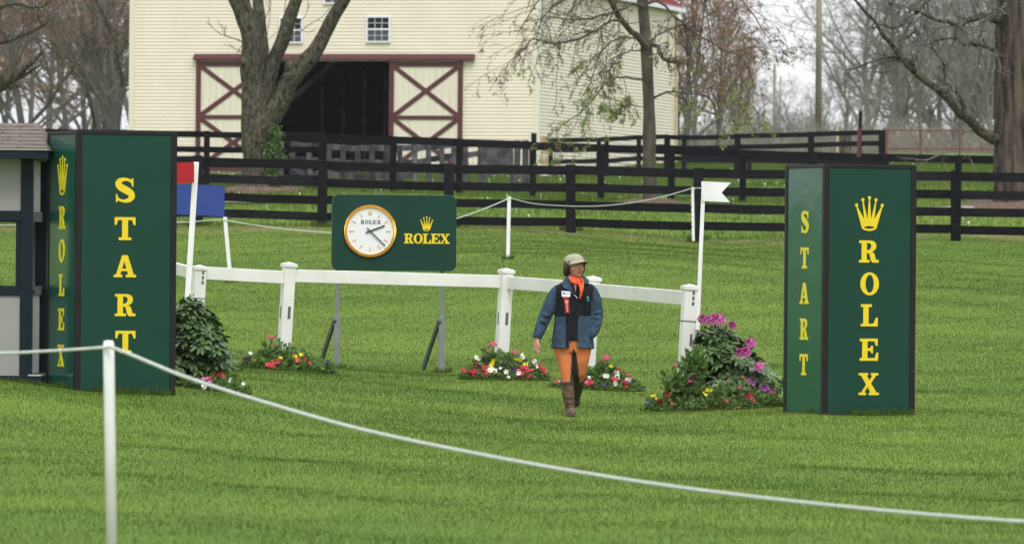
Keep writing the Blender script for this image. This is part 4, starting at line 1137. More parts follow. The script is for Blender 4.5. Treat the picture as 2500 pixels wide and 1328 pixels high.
wr = {'grey_a': 'haze-paled grey many stemmed bare tree in the far wood on the right', 'grey_b': 'haze-paled grey spreading bare tree in the far wood on the right', 'grey_c': 'haze-paled grey upright bare tree in the far wood on the right',
      'brown_a': 'brown budding bare tree behind the right edge of the barn', 'brown_b': 'slim brown budding tree behind the right edge of the barn', 'dark_a': 'dark many stemmed tree behind the right edge of the barn'}
ORD = ['leftmost', 'second from left', 'third from left', 'fourth from left', 'fifth from left', 'sixth from left', 'seventh from left', 'eighth from left', 'ninth from left', 'tenth from left', 'eleventh from left', 'twelfth from left', 'thirteenth from left']
def put_all(lst, group, where, fade=1.0):
    names = dict(brown_a='spreading brown budded bare tree', brown_b='upright brown budded bare tree', dark_a='dark many stemmed bare tree', dark_b='dark spreading bare tree',
                 grey_a='pale many stemmed bare tree', grey_b='pale spreading bare tree', grey_c='pale upright bare tree')
    cnt = {}
    for k, px, d, h in sorted(lst, key=lambda q: q[1]):
        i = cnt.get(k, 0); cnt[k] = i + 1; n_ = sum(1 for q in lst if q[0] == k)
        put(k, px, d, h, group, {k: names[k] + (', ' + ORD[min(i, 12)] + ' of its kind' if n_ > 1 else '') + ', ' + where})
def put(kind, px, d, h, group, labels, rz=None, w=1.0):
    p = on_ground(px, d); me1, me2 = TREE[kind]
    t = empty('bare_tree', (p.x, p.y, p.z), random.random() * 6.28 if rz is None else rz, labels[kind], 'tree', group)
    a = meshobj('trunk', me1, t); b = meshobj('crown', me2, t)
    for o in (a, b): o.scale = (h * w, h * w, h)
L_ = []
rt = random.Random(3)
for i in range(12):
    px = -150 + 500 * ((i * .618) % 1); d = rt.uniform(225, 330)
    L_.append((['brown_a', 'dark_b', 'brown_b', 'dark_a', 'brown_a'][i % 5], px, d, rt.uniform(9.0, 13.5) * d / 270))
L_ += [('dark_a', 296, 214, 12.5), ('dark_b', 236, 218, 11.5), ('dark_b', 58, 216, 11)]
put_all(L_, 'trees in the wood left of the barn', 'left of the barn')
put_all([('brown_a', 1700, 235, 8.2), ('brown_b', 1680, 225, 9), ('brown_a', 1765, 285, 7.6), ('brown_a', 1650, 260, 10), ('brown_b', 1750, 250, 7), ('brown_b', 1800, 270, 6)], 'trees behind the right edge of the barn', 'behind the barn right edge')
L_ = []
for i in range(20):
    f = (i * .618) % 1; px = 1790 + 800 * f; d = rt.uniform(330, 470)
    hh = 5.2 + 1.2 * rt.random() if px < 2010 else 8 + 3 * rt.random() if px < 2100 else 12 + 5 * rt.random()
    L_.append((['grey_c', 'grey_b', 'grey_a', 'grey_c'][i % 4], px, d, hh * d / 400 * 1.15))
put_all(L_, 'trees in the far wood on the right', 'far wood on the right')
# undergrowth at the foot of the woods: bare brush
def brush(name, x0, x1, d0, d1, n, h, m, label):
    rg = np.random.default_rng(5)
    px = x0 + (x1 - x0) * rg.random(n); Y = d0 + (d1 - d0) * rg.random(n); X = (px - 1250) / FPX * Y; Z = Gz(X, Y)
    d = unit(np.stack([rg.normal(size=n) * .45, rg.normal(size=n) * .45, np.ones(n)], -1)); K = 4; L = h * (.4 + rg.random(n))
    p = np.stack([X, Y, Z - .05], -1); out = np.empty((n, K, 3)); out[:, 0] = p
    for k in range(1, K):
        d = unit(d + rg.normal(size=d.shape) * .25); p = p + d * (L / (K - 1))[:, None]; out[:, k] = p
    a2, r2 = grow(rg, out, np.full((n, K), .012), 5, (.4, .7), (.4, 1), .6, 0, .25, 3, .2)
    o = meshobj(name, np_mesh(name, *combine([tubes(out, np.full((n, K), .014), 3), tubes(a2, np.maximum(r2, .006), 3)]), m)); tag(o, label, 'brush', kind='stuff')
brush('undergrowth', 1640, 2620, 255, 330, 4200, 1.3, M['twig_hazed'], 'bare brown brush at the foot of the far wood on the right')
brush('undergrowth', -120, 330, 225, 300, 2200, 1.0, M['bg_twig'], 'bare dark brush under the wood left of the barn')

# ---- foreground trees
def pth(lst, s):
    """list of (px, py, width_px[, depth offset]) -> (x,y,z,r)"""
    out = []
    for q in lst:
        dd = q[3] if len(q) > 3 else 0; v = P(q[0], q[1], Ds(s) + dd); out.append((v.x, v.y, v.z, q[2] / 2 / s))
    return out
def tube_path(path, K, S_, rg=None, amp=0.0, sc=6):
    a, r = resample(path, K)
    if rg is not None and amp:
        r = r * (1 + amp * np.interp(np.arange(K), np.arange(0, K, 2), rg.normal(size=len(np.arange(0, K, 2)))))
    V, F_ = tubes(a[None], r[None], S_)
    return (V, F_), a, r
def limb_tree(name, base, label, cat_, trunk_parts, mtr, s):
    t = empty(name, base, 0, label, cat_); return t, Matrix.Translation(-Vector(base))

# big forked tree left of centre
s = 107; rg = np.random.default_rng(31)
base = P(630, 470, Ds(s))
T1 = [pth([(626, 486, 96), (628, 470, 90), (629, 455, 78), (627, 400, 71), (627, 330, 75), (628, 290, 73), (623, 240, 64), (619, 200, 60), (617, 140, 56, -.1), (612, 80, 49, -.2), (600, 45, 50, -.2), (584, 0, 50, -.25), (560, -70, 46, -.3), (530, -200, 36, -.5), (505, -420, 18, -1)], s),
      pth([(632, 330, 50, .12), (642, 270, 48, .15), (642, 200, 40, .2), (638, 120, 32, .3), (636, 60, 30, .4), (630, 0, 26, .5), (622, -90, 22, .6), (630, -260, 16, .9)], s),
      pth([(640, 270, 44, .1), (655, 205, 38, .1), (668, 150, 36, 0), (692, 95, 35, -.1), (706, 50, 33, -.2), (724, 0, 29, -.3), (752, -90, 24, -.5), (770, -250, 14, -.6)], s),
      pth([(628, 345, 56, -.10), (652, 300, 54, -.14), (683, 252, 48, -.2), (706, 200, 46, -.3), (738, 160, 47, -.35), (768, 128, 38, -.4), (794, 82, 33, -.5), (815, 42, 32, -.6), (840, 0, 30, -.7), (880, -80, 26, -.9), (905, -240, 15, -1)], s)]
parts, lim = [], []
for i, q in enumerate(T1):
    tp, a, r = tube_path(q, 60 if i == 0 else 44, 20, rg, .045)
    V, F_ = tp; Sx = 20; Kk = len(a)
    ang = np.tile(np.arange(Sx) * math.tau / Sx, Kk); ctr = np.repeat(a, Sx, 0); rr = np.repeat(r, Sx)
    nrm = (V - ctr) / rr[:, None]
    V = V + nrm * (rr * (.05 * np.sin(3 * ang + V[:, 2] * 2.1 + i) + .035 * np.sin(7 * ang + V[:, 2] * 5)))[:, None]
    if i == 0:  # root flare
        fl = np.clip(1 - (V[:, 2] - base.z) / .45, 0, 1) ** 2
        V = V + nrm * (fl * .16 * (1 + .6 * np.sin(ang * 5)))[:, None] * np.array([1, 1, 0])
    parts.append((V, F_)); lim.append((a, r))
for (px, py, r_, sp) in ((707, 163, 13, -.45), (598, 150, 11, -.25), (764, 146, 9, -.55), (708, 35, 9, -.3)):   # knobs where limbs were lost
    c = P(px, py, Ds(s) + sp); bb = B().ball(c, r_ / s, r_ / s, r_ / s * 1.25, 12, 8); parts.append((np.array(bb.v), np.array([f for f in bb.f if len(f) == 4])))
t = empty('shade_tree', base, 0, 'big bare grey tree forking into four limbs in front of the barn door', 'tree'); inv = Matrix.Translation(-base)
o = meshobj('trunk', np_mesh('trunk', *combine(parts), M['bark1'], True), t); o.matrix_parent_inverse = inv
tw = [pth([(592, 103, 3.4, -.2), (575, 96, 2.8), (552, 89, 2.4), (535, 82, 2), (520, 70, 1.6), (503, 54, 1)], s), pth([(551, 88, 2), (548, 75, 1.6), (541, 64, 1.2), (529, 52, .8)], s), pth([(549, 78, 1.4), (551, 64, .9)], s),
      pth([(594, 128, 2.4), (580, 125, 1.8), (568, 115, 1.3), (546, 110, .9)], s), pth([(592, 108, 2), (585, 120, 1.5), (578, 135, 1)], s),
      pth([(690, 110, 3), (712, 90, 2.6, -.5), (740, 72, 2.2), (765, 55, 1.8), (788, 42, 1.4), (805, 20, 1)], s), pth([(665, 150, 2.4), (652, 100, 2, -.4), (656, 60, 1.5), (662, 10, 1), (668, -30, .8)], s),
      pth([(640, 60, 2.2, .3), (655, 30, 1.8), (660, 0, 1.4), (664, -40, 1)], s), pth([(700, 60, 2.4), (694, 20, 2), (700, -10, 1.6), (690, -60, 1)], s), pth([(725, 60, 2), (745, 40, 1.6), (752, 15, 1.2), (748, -20, .9)], s), pth([(735, 75, 1.6), (752, 80, 1.3), (770, 73, 1)], s)]
A0, R0 = [], []
for q in tw: a, r = resample(q, 8); A0.append(a); R0.append(r)
A0 = np.array(A0); R0 = np.array(R0)
c1, q1 = grow(rg, A0, R0, 4, (.25, .45), (.4, .9), .6, .05, .2, 5, .3); c2, q2 = grow(rg, c1, q1, 2, (.3, .5), (.4, .9), .7, .05, .2, 4, .3)
# upper crown above the picture
ups = np.stack([resample([(*p, rr) for p, rr in zip(a[::6], r[::6])], 12)[0] for a, r in lim]); upr = np.stack([resample([(*p, rr) for p, rr in zip(a[::6], r[::6])], 12)[1] for a, r in lim])
u1, v1 = grow(rg, ups[:, 7:], upr[:, 7:], 7, (.9, 1.4), (.5, 1.1), .5, .08, .15, 8, .45); u2, v2 = grow(rg, u1, v1, 7, (.4, .6), (.4, .9), .5, .04, .2, 6); u3, v3 = grow(rg, u2, v2, 6, (.4, .7), (.4, .9), .5, .02, .25, 4)
o = meshobj('crown', np_mesh('crown', *combine([tubes(A0, np.maximum(R0, .004), 5), tubes(c1, np.maximum(q1, .004), 4), tubes(c2, np.maximum(q2, .0032), 3), tubes(u1, v1, 6), tubes(u2, v2, 4), tubes(u3, np.maximum(v3, .004), 3)]), M['twig'], True), t); o.matrix_parent_inverse = inv
# ivy
n = 5200; ip = []
for k in range(n):
    y = random.choice([random.uniform(305, 395), random.uniform(350, 470)])
    w = 12 if y < 340 else 20
    px = random.gauss(668 if y < 400 else 664, w * .55) + 6 * math.sin(y * .1)
    v = P(px, y, Ds(s) - .30 + random.uniform(-.12, .32)); ip.append(tuple(v))
v, f = leaf_quads(rg, np.array(ip), .055)
o = meshobj('ivy', np_mesh('ivy', v, f, M['ivy'])); o['label'] = 'green ivy climbing the right side of the trunk'; o.parent = t; o.matrix_parent_inverse = inv
def mound(name, c, rx, ry, h, m, label):
    b = B(); n, k = 40, 8
    b.v.append((c.x, c.y, G(c.x, c.y) + h))
    for j in range(1, k + 1):
        for i in range(n):
            a = math.tau * i / n; rr = j / k * (1 + .12 * math.sin(3 * a + 1) + .08 * math.sin(7 * a))
            x, y = c.x + rx * rr * math.cos(a), c.y + ry * rr * math.sin(a)
            b.v.append((x, y, G(x, y) + h * (1 - (j / k) ** 2) * (1 + random.uniform(-.2, .2)) - (.03 if j == k else 0)))
    b.f += [(0, 1 + i, 1 + (i + 1) % n) for i in range(n)]
    for j in range(1, k):
        for i in range(n): b.f.append((1 + (j - 1) * n + i, 1 + j * n + i, 1 + j * n + (i + 1) % n, 1 + (j - 1) * n + (i + 1) % n))
    o = b.obj(name, m, smooth=True); return tag(o, label, 'mulch', kind='structure')
mound('mulch_ring', base, 1.1, 2.2, .12, M['mulch'], 'bare earth round the foot of the big tree')

# slender budding tree
s = 113; rg = np.random.default_rng(41); base = P(1586, 490, Ds(s))
trunk = pth([(1589, 505, 50), (1588, 488, 44), (1588, 470, 38), (1586, 400, 33), (1585, 330, 32), (1584, 270, 29), (1582, 200, 29), (1578, 110, 28), (1572, 50, 27), (1568, 0, 26), (1564, -80, 24), (1560, -240, 18), (1552, -480, 8)], s)
tp, ta, tr_ = tube_path(trunk, 60, 16, rg, .03); V, F_ = tp
ctr = np.repeat(ta, 16, 0); rr = np.repeat(tr_, 16); ang = np.tile(np.arange(16) * math.tau / 16, len(ta)); V = V + (V - ctr) * (.04 * np.sin(3 * ang + V[:, 2] * 3))[:, None]
limbs = [[(1584, 125, 20, 0), (1568, 102, 18, -.2), (1545, 78, 15, -.4), (1533, 68, 13, -.5), (1513, 43, 14, -.7), (1490, 0, 13, -.9), (1470, -60, 10, -1.1), (1450, -160, 6, -1.4)],
         [(1520, 52, 8, -.7), (1500, 48, 6, -.8), (1450, 78, 5.5, -1.1), (1420, 92, 5, -1.2), (1380, 104, 4.4, -1.3), (1329, 104, 4, -1.5), (1302, 92, 3.4, -1.6), (1278, 121, 2.8, -1.7), (1247, 149, 2.2, -1.8), (1233, 178, 1.4, -1.9)],
         [(1572, 195, 4.5, -.1), (1513, 190, 4, -.4), (1480, 202, 3.6, -.7), (1458, 235, 3.2, -.8), (1419, 274, 2.6, -1), (1384, 298, 2, -1.2), (1337, 331, 1.2, -1.4)],
         [(1574, 262, 3.4, -.1), (1533, 256, 2.8, -.4), (1500, 258, 2, -.6), (1474, 266, 1.2, -.8)],
         [(1568, 100, 5, 0), (1530, 93, 4.2, -.5), (1513, 94, 4, -.6), (1482, 110, 3.6, -.8), (1455, 157, 2.8, -1), (1435, 220, 1.6, -1.2)],
         [(1575, 122, 4, 0), (1530, 128, 3.4, -.3), (1500, 140, 3, -.5), (1484, 175, 2.4, -.6), (1470, 215, 1.4, -.8)],
         [(1590, 108, 11, 0), (1605, 113, 10, -.2), (1612, 130, 9, -.4), (1622, 146, 8, -.5), (1645, 154, 5, -.6), (1672, 150, 2.4, -.8)],
         [(1596, 240, 6, 0), (1623, 226, 5, -.2), (1670, 227, 4.2, -.5), (1710, 232, 3.8, -.7), (1732, 239, 3.6, -.8), (1748, 265, 3.2, -.9), (1776, 305, 2.4, -1), (1812, 305, 1.4, -1.2)],
         [(1588, 100, 5, 0), (1612, 84, 4.2, .3), (1631, 74, 3.4, .5), (1660, 64, 2.6, .8), (1700, 50, 1.5, 1)],
         [(1578, 10, 8, 0), (1611, 4, 6.5, .2), (1642, 35, 5.4, .3), (1675, 65, 4.6, .4), (1709, 90, 4, .5), (1779, 129, 3.4, .6), (1811, 141, 2.8, .7), (1835, 190, 2, .8), (1850, 238, 1.2, .9)],
         [(1779, 129, 3, .6), (1826, 117, 2.4, .8), (1870, 120, 1.9, 1), (1920, 135, 1.2, 1.2)],
         [(1575, 20, 9, 0), (1545, 10, 7, -.5), (1500, 30, 6, -.9), (1440, 45, 4.6, -1.3), (1390, 48, 3.4, -1.6), (1340, 45, 2.2, -1.8)],
         [(1560, -40, 9, 0), (1480, -60, 7, -.8), (1400, -50, 6, -1.3), (1330, -20, 4.5, -1.6), (1290, 40, 3, -1.8), (1262, 90, 1.6, -2)],
         [(1570, -20, 9, 0), (1640, -50, 7, .5), (1720, -60, 5.5, .8), (1790, -20, 4, 1), (1840, 40, 3, 1.2), (1880, 100, 1.6, 1.3)],
         [(1490, 0, 6, -.9), (1440, -20, 5, -1.2), (1380, 0, 4, -1.5), (1330, 40, 3, -1.7), (1310, 90, 2, -1.8), (1318, 150, 1.2, -1.9)],
         [(1565, -70, 8, 0), (1620, -80, 6.5, -.7), (1680, -50, 5, -1), (1715, 10, 3.6, -1.2), (1735, 80, 2.4, -1.4), (1745, 150, 1.4, -1.5)]]
A0, R0 = [], []
for q in limbs: a, r = resample(pth(q, s), 14); A0.append(a); R0.append(r)
A0 = np.array(A0); R0 = np.array(R0); A0[:, 1:] += rg.normal(size=A0[:, 1:].shape) * .012
Rl = np.maximum(R0, .007)
g1, h1 = grow(rg, A0, np.minimum(Rl, .02), 17, (.24, .48), (.5, 1.2), .6, -.10, .13, 7, .15, 1, .35, .25)
g2, h2 = grow(rg, g1, h1, 5, (.30, .6), (.4, 1.0), .6, -.16, .16, 5, .15, 1, .5)
g3, h3 = grow(rg, g2, h2, 3, (.4, .7), (.3, .8), .7, -.20, .16, 4, .2, 1, .5)
g1a = np.maximum(h1 * .8, .0038); 
bp = np.concatenate([pts_on(rg, g3, 11000, .1), pts_on(rg, g2, 3500, .3)])
# clusters of fresh leaves toward the lower twigs
low = pts_on(rg, g2, 3600, .5); py_ = HORIZON - (low[:, 2] - CAMZ) * s
pk = rg.random(len(low)) < np.clip((py_ - 60) / 260, .03, 1) ** 1.3
lc = low[pk][:1050]; lc = np.repeat(lc, 5, 0)
lv = leaf_quads(rg, lc, .048, .028); bv = leaf_quads(rg, bp, .032, .004, -.6)
t = empty('budding_tree', base, 0, 'slender tree with drooping twigs of red buds and fresh leaves before the barn corner', 'tree'); inv = Matrix.Translation(-base)
tv = combine([(V, F_), tubes(A0, Rl, 8)])
o = meshobj('trunk', np_mesh('trunk', *tv, M['bark2'], True), t); o.matrix_parent_inverse = inv
o = meshobj('twigs', np_mesh('twigs', *combine([tubes(g1, g1a, 4), tubes(g2, np.maximum(h2 * .6, .0029), 3), tubes(g3, np.maximum(h3 * .6, .0023), 3)]), M['twig'], True), t); o.matrix_parent_inverse = inv
V2, F2 = combine([bv, lv]); mi = np.concatenate([np.zeros(len(bv[1])), np.ones(len(lv[1]))])
o = meshobj('leaves', np_mesh('leaves', V2, F2, [M['bud'], M['youngleaf']], False, mi), t); o.matrix_parent_inverse = inv
mound('mulch_ring', base, .9, 1.8, .06, M['mulch'], 'bare earth round the foot of the slender tree')

# shaggy tree at the right edge
s = 116; rg = np.random.default_rng(51); base = P(2490, 505, Ds(s))
trunk = pth([(2492, 530, 150), (2490, 505, 135), (2490, 480, 124), (2488, 430, 116), (2486, 340, 112), (2488, 250, 112), (2490, 120, 112), (2492, 0, 112), (2496, -150, 100), (2500, -400, 70)], s)
a, r = resample(trunk, 170); Sx = 64; V, F_ = tubes(a[None], r[None], Sx)
ang = np.tile(np.arange(Sx) * math.tau / Sx, len(a)); ctr = np.repeat(a, Sx, 0)
z = V[:, 2]; strip = np.sign(np.sin(ang * 13 + 1.1 * np.sin(z * 1.3) + .6 * np.sin(z * 3.1 + ang * 2))) * .5 + .5
flap = (np.sin(z * 5.2 + 5 * np.sin(ang * 4) + ang * 3) > .1) * .5 + .5 * rg.random(len(z))
V = V + ((V - ctr) / np.linalg.norm(V - ctr, axis=1, keepdims=True)) * (strip * flap * .045 + .02 * np.sin(ang * 3 + z))[:, None]
parts = [(V, F_)]
lb = [[(2450, 335, 30, 0), (2420, 334, 28, -.3), (2385, 315, 26, -.5), (2350, 278, 24, -.8), (2325, 247, 22, -1), (2298, 222, 20, -1.2), (2262, 200, 17, -1.4), (2225, 175, 14, -1.6), (2190, 132, 12, -1.8), (2160, 86, 10, -2), (2135, 50, 8, -2.2), (2095, 10, 6, -2.4), (2050, -30, 4, -2.6)],
      [(2262, 200, 12, -1.4), (2240, 178, 10, -1.5), (2215, 150, 9, -1.6), (2170, 142, 7, -1.8), (2120, 155, 5, -2), (2070, 170, 3, -2.2)],
      [(2450, 60, 24, 0), (2400, 40, 16, -.4), (2340, 60, 12, -.8), (2290, 50, 9, -1.1), (2230, 20, 7, -1.4), (2170, 10, 4, -1.6)],
      [(2450, 140, 14, -.2), (2420, 120, 10, -.5), (2370, 110, 8, -.8), (2320, 95, 6, -1.1), (2260, 110, 4, -1.4)],
      [(2450, -60, 26, 0), (2380, -60, 18, -.6), (2300, -30, 12, -1), (2250, 20, 9, -1.3), (2200, 60, 7, -1.5), (2130, 70, 4, -1.8)],
      [(2200, 135, 9, -1.7), (2195, 100, 8, -1.7), (2230, 80, 6, -1.5), (2225, 40, 5, -1.5), (2210, 0, 4, -1.4)],
      [(2350, 278, 12, -.8), (2345, 240, 9, -.9), (2310, 200, 7, -1), (2300, 150, 5, -1.1), (2270, 100, 3, -1.2)],
      [(2455, 10, 14, -.5), (2420, 50, 9, -1), (2390, 90, 7, -1.2), (2395, 130, 5, -1.4), (2380, 180, 3, -1.5)]]
A0, R0 = [], []
for q in lb: aa, rr = resample(pth(q, s), 16); A0.append(aa); R0.append(rr)
A0 = np.array(A0); R0 = np.array(R0); A0[:, 1:-1] += rg.normal(size=A0[:, 1:-1].shape) * .02
R0 = R0 * (1 + .08 * rg.normal(size=R0.shape))
g1, h1 = grow(rg, A0, np.minimum(R0, .035), 13, (.16, .34), (.5, 1.2), .6, .02, .20, 7, .12, 1, .35, .2)
g2, h2 = grow(rg, g1, h1, 6, (.35, .65), (.4, 1.1), .6, .0, .22, 5, .15, 1, .5)
g3, h3 = grow(rg, g2, h2, 4, (.4, .7), (.4, 1.0), .7, 0, .25, 4, .2, 1, .5)
t = empty('shaggy_tree', base, 0, 'thick shaggy barked tree at the right edge with one long low limb', 'tree'); inv = Matrix.Translation(-base)
o = meshobj('trunk', np_mesh('trunk', *combine(parts), M['bark3'], True), t); o.matrix_parent_inverse = inv
o = meshobj('limbs', np_mesh('limbs', *tubes(A0, R0, 10), M['bark1'], True), t); o.matrix_parent_inverse = inv
o = meshobj('crown', np_mesh('crown', *combine([tubes(g1, np.maximum(h1, .008), 4), tubes(g2, np.maximum(h2, .005), 3), tubes(g3, np.maximum(h3, .004), 3)]), M['bg_bark'], True), t); o.matrix_parent_inverse = inv
mound('mulch_ring', base, 1.5, 2.6, .10, M['mulch'], 'bare earth round the foot of the shaggy tree')

# tree just outside the left edge, its limb reaches in
s = 100; rg = np.random.default_rng(61); base = P(-150, 470, Ds(s))
lb = [[(-150, 500, 90), (-150, 400, 76), (-145, 260, 70), (-140, 100, 60), (-150, -100, 50), (-150, -300, 36), (-150, -500, 20)],
      [(-145, 300, 40, 0), (-80, 250, 32, -.4), (-20, 222, 26, -.7), (20, 200, 23, -.9), (55, 172, 18, -1.1), (80, 152, 12, -1.2), (100, 128, 9, -1.3), (104, 122, 4, -1.3)],
      [(-30, 228, 12, -.7), (10, 205, 8, -.9), (60, 185, 6, -1), (100, 160, 4, -1.1)],
      [(-140, 100, 34, 0), (-60, 110, 18, -.5), (20, 100, 10, -1), (60, 84, 8, -1.2), (100, 68, 6, -1.3), (120, 55, 4, -1.5), (145, 30, 2, -1.6)],
      [(-140, 20, 30, 0), (-40, 30, 16, -.5), (30, 10, 9, -1), (90, 20, 6, -1.3), (140, -10, 3, -1.5)]]
A0, R0 = [], []
for q in lb: aa, rr = resample(pth(q, s), 20); A0.append(aa); R0.append(rr)
A0 = np.array(A0); R0 = np.array(R0); A0[1:, 1:-1] += rg.normal(size=A0[1:, 1:-1].shape) * .015; R0 = R0 * (1 + .06 * rg.normal(size=R0.shape))
g1, h1 = grow(rg, A0[1:], np.minimum(R0[1:], .03), 9, (.16, .30), (.5, 1.1), .6, .04, .2, 6, .2, 1, .35, .2); g2, h2 = grow(rg, g1, h1, 6, (.35, .6), (.4, 1), .6, .0, .2, 5); g3, h3 = grow(rg, g2, h2, 4, (.4, .6), (.4, 1), .7, 0, .2, 4)
t = empty('leaning_limb_tree', base, 0, 'tree outside the left edge whose broken mossy limb reaches in above the booth', 'tree'); inv = Matrix.Translation(-base)
o = meshobj('trunk', np_mesh('trunk', *tubes(A0, R0, 12), M['bark1'], True), t); o.matrix_parent_inverse = inv
o = meshobj('crown', np_mesh('crown', *combine([tubes(g1, np.maximum(h1, .007), 4), tubes(g2, np.maximum(h2, .005), 3), tubes(g3, np.maximum(h3, .004), 3)]), M['twig'], True), t); o.matrix_parent_inverse = inv
# ------------------------------------------------------------------ flowers and shrubs
def petunia_arr(rg, n=5, depth=.45, wav=.12):
    V = [(0, 0, -depth)]; F_ = []; k = n * 4
    for i in range(k):
        a = math.tau * i / k; r = (1.0 - .22 * abs(math.cos(n * a / 2)) ** 6) * (.62); V.append((r * .55 * math.cos(a), r * .55 * math.sin(a), -depth * .25))
    for i in range(k):
        a = math.tau * i / k; r = 1.0 - .30 * abs(math.cos(n * a / 2)) ** 8; V.append((r * math.cos(a), r * math.sin(a), wav * math.sin(3 * a + rg.random()) + rg.normal() * .03))
    for i in range(k):
        j = (i + 1) % k; F_.append((0, 1 + i, 1 + j, 0)); F_.append((1 + i, 1 + k + i, 1 + k + j, 1 + j))
    return np.array(V), F_
def rot_to(n):
    n = np.array(n, float); n /= np.linalg.norm(n); a = np.cross(n, [0, 0, 1.]) if abs(n[2]) < .9 else np.cross(n, [1., 0, 0]); a /= np.linalg.norm(a); b = np.cross(n, a)
    return np.stack([a, b, n], 1)
def faces_mesh(name, V, F_, m, mi=None):
    me = bpy.data.meshes.new(name); me.from_pydata([tuple(v) for v in V], [], [tuple(dict.fromkeys(f)) for f in F_])
    for x in (m if isinstance(m, list) else [m]): me.materials.append(x)
    if mi is not None: me.polygons.foreach_set('material_index', mi)
    me.polygons.foreach_set('use_smooth', [True] * len(me.polygons)); me.update(); return me
def head_arr(rg, kind):
    V, F_ = [], []
    def add(v, f): o = len(V); V.extend(v.tolist()); F_.extend([tuple(i + o for i in q) for q in f])
    if kind == 'geranium':
        for i in range(34):
            d = rg.normal(size=3); d /= np.linalg.norm(d); d[2] = abs(d[2]) * .9 - .25; v, f = petunia_arr(rg, 5, .2); add(v * .34 @ rot_to(d).T + d * np.array([.78, .78, .70]), f)
    elif kind == 'rhodo':
        for i in range(17):
            d = rg.normal(size=3); d /= np.linalg.norm(d); d[2] = d[2] * .6 + .25; v, f = petunia_arr(rg, 5, .55); add(v * .46 @ rot_to(d).T + d * np.array([.66, .66, .55]), f)
    elif kind == 'bud':
        for i in range(6):
            d = rg.normal(size=3) * .3 + np.array([0, 0, 1.]); d /= np.linalg.norm(d); v, f = petunia_arr(rg, 5, .9); v = v * np.array([.32, .32, .8]); add(v @ rot_to(d).T + d * .5, f)
    else:
        v, f = petunia_arr(rg, 5, .4); add(v, f)
    return np.array(V), F_
BL = {}
rgf = np.random.default_rng(77)
def blossom(kind, col):
    if (kind, col) not in BL:
        V, F_ = head_arr(rgf, kind); mi = None; ms = [M['p_' + col]]
        if kind == 'petunia':
            ms.append(M['p_yellow'] if col in ('white', 'yellow') else M['p_dark']); mi = [1 if len(set(f)) == 3 else 0 for f in F_]
        BL[(kind, col)] = faces_mesh(kind, V, F_, ms, mi)
    return BL[(kind, col)]
def clump_arr(rg, n, r, h, leaf):
    a = rg.random(n) * math.tau; q = np.sqrt(rg.random(n)) * r; z = rg.random(n) * h * (1 - .6 * (q / r) ** 2)
    return leaf_quads(rg, np.stack([q * np.cos(a), q * np.sin(a), z], -1), leaf, 0, .35)
CL = [np_mesh('bedding_leaves', *clump_arr(np.random.default_rng(i), 110, .10, .15, .045), M['leaf']) for i in range(4)]
CLg = np_mesh('geranium_leaves', *clump_arr(np.random.default_rng(9), 130, .12, .24, .075), M['leaf'])
ORDF = [q.replace(' from left', '') for q in ORD[1:]]
ORDF = ['leftmost'] + [q + ' from left' for q in ORDF] + ['fourteenth from left', 'fifteenth from left', 'sixteenth from left', 'seventeenth from left']
COLN = dict(red='red', pink='pink', white='white', yellow='yellow', purple='purple', dark='very dark purple', orange='orange', blue='blue', magenta='magenta')
def NMF(kind, col):
    return 'geranium' if kind != 'petunia' else 'pansy' if col in ('yellow', 'purple', 'dark', 'blue') else 'petunia'
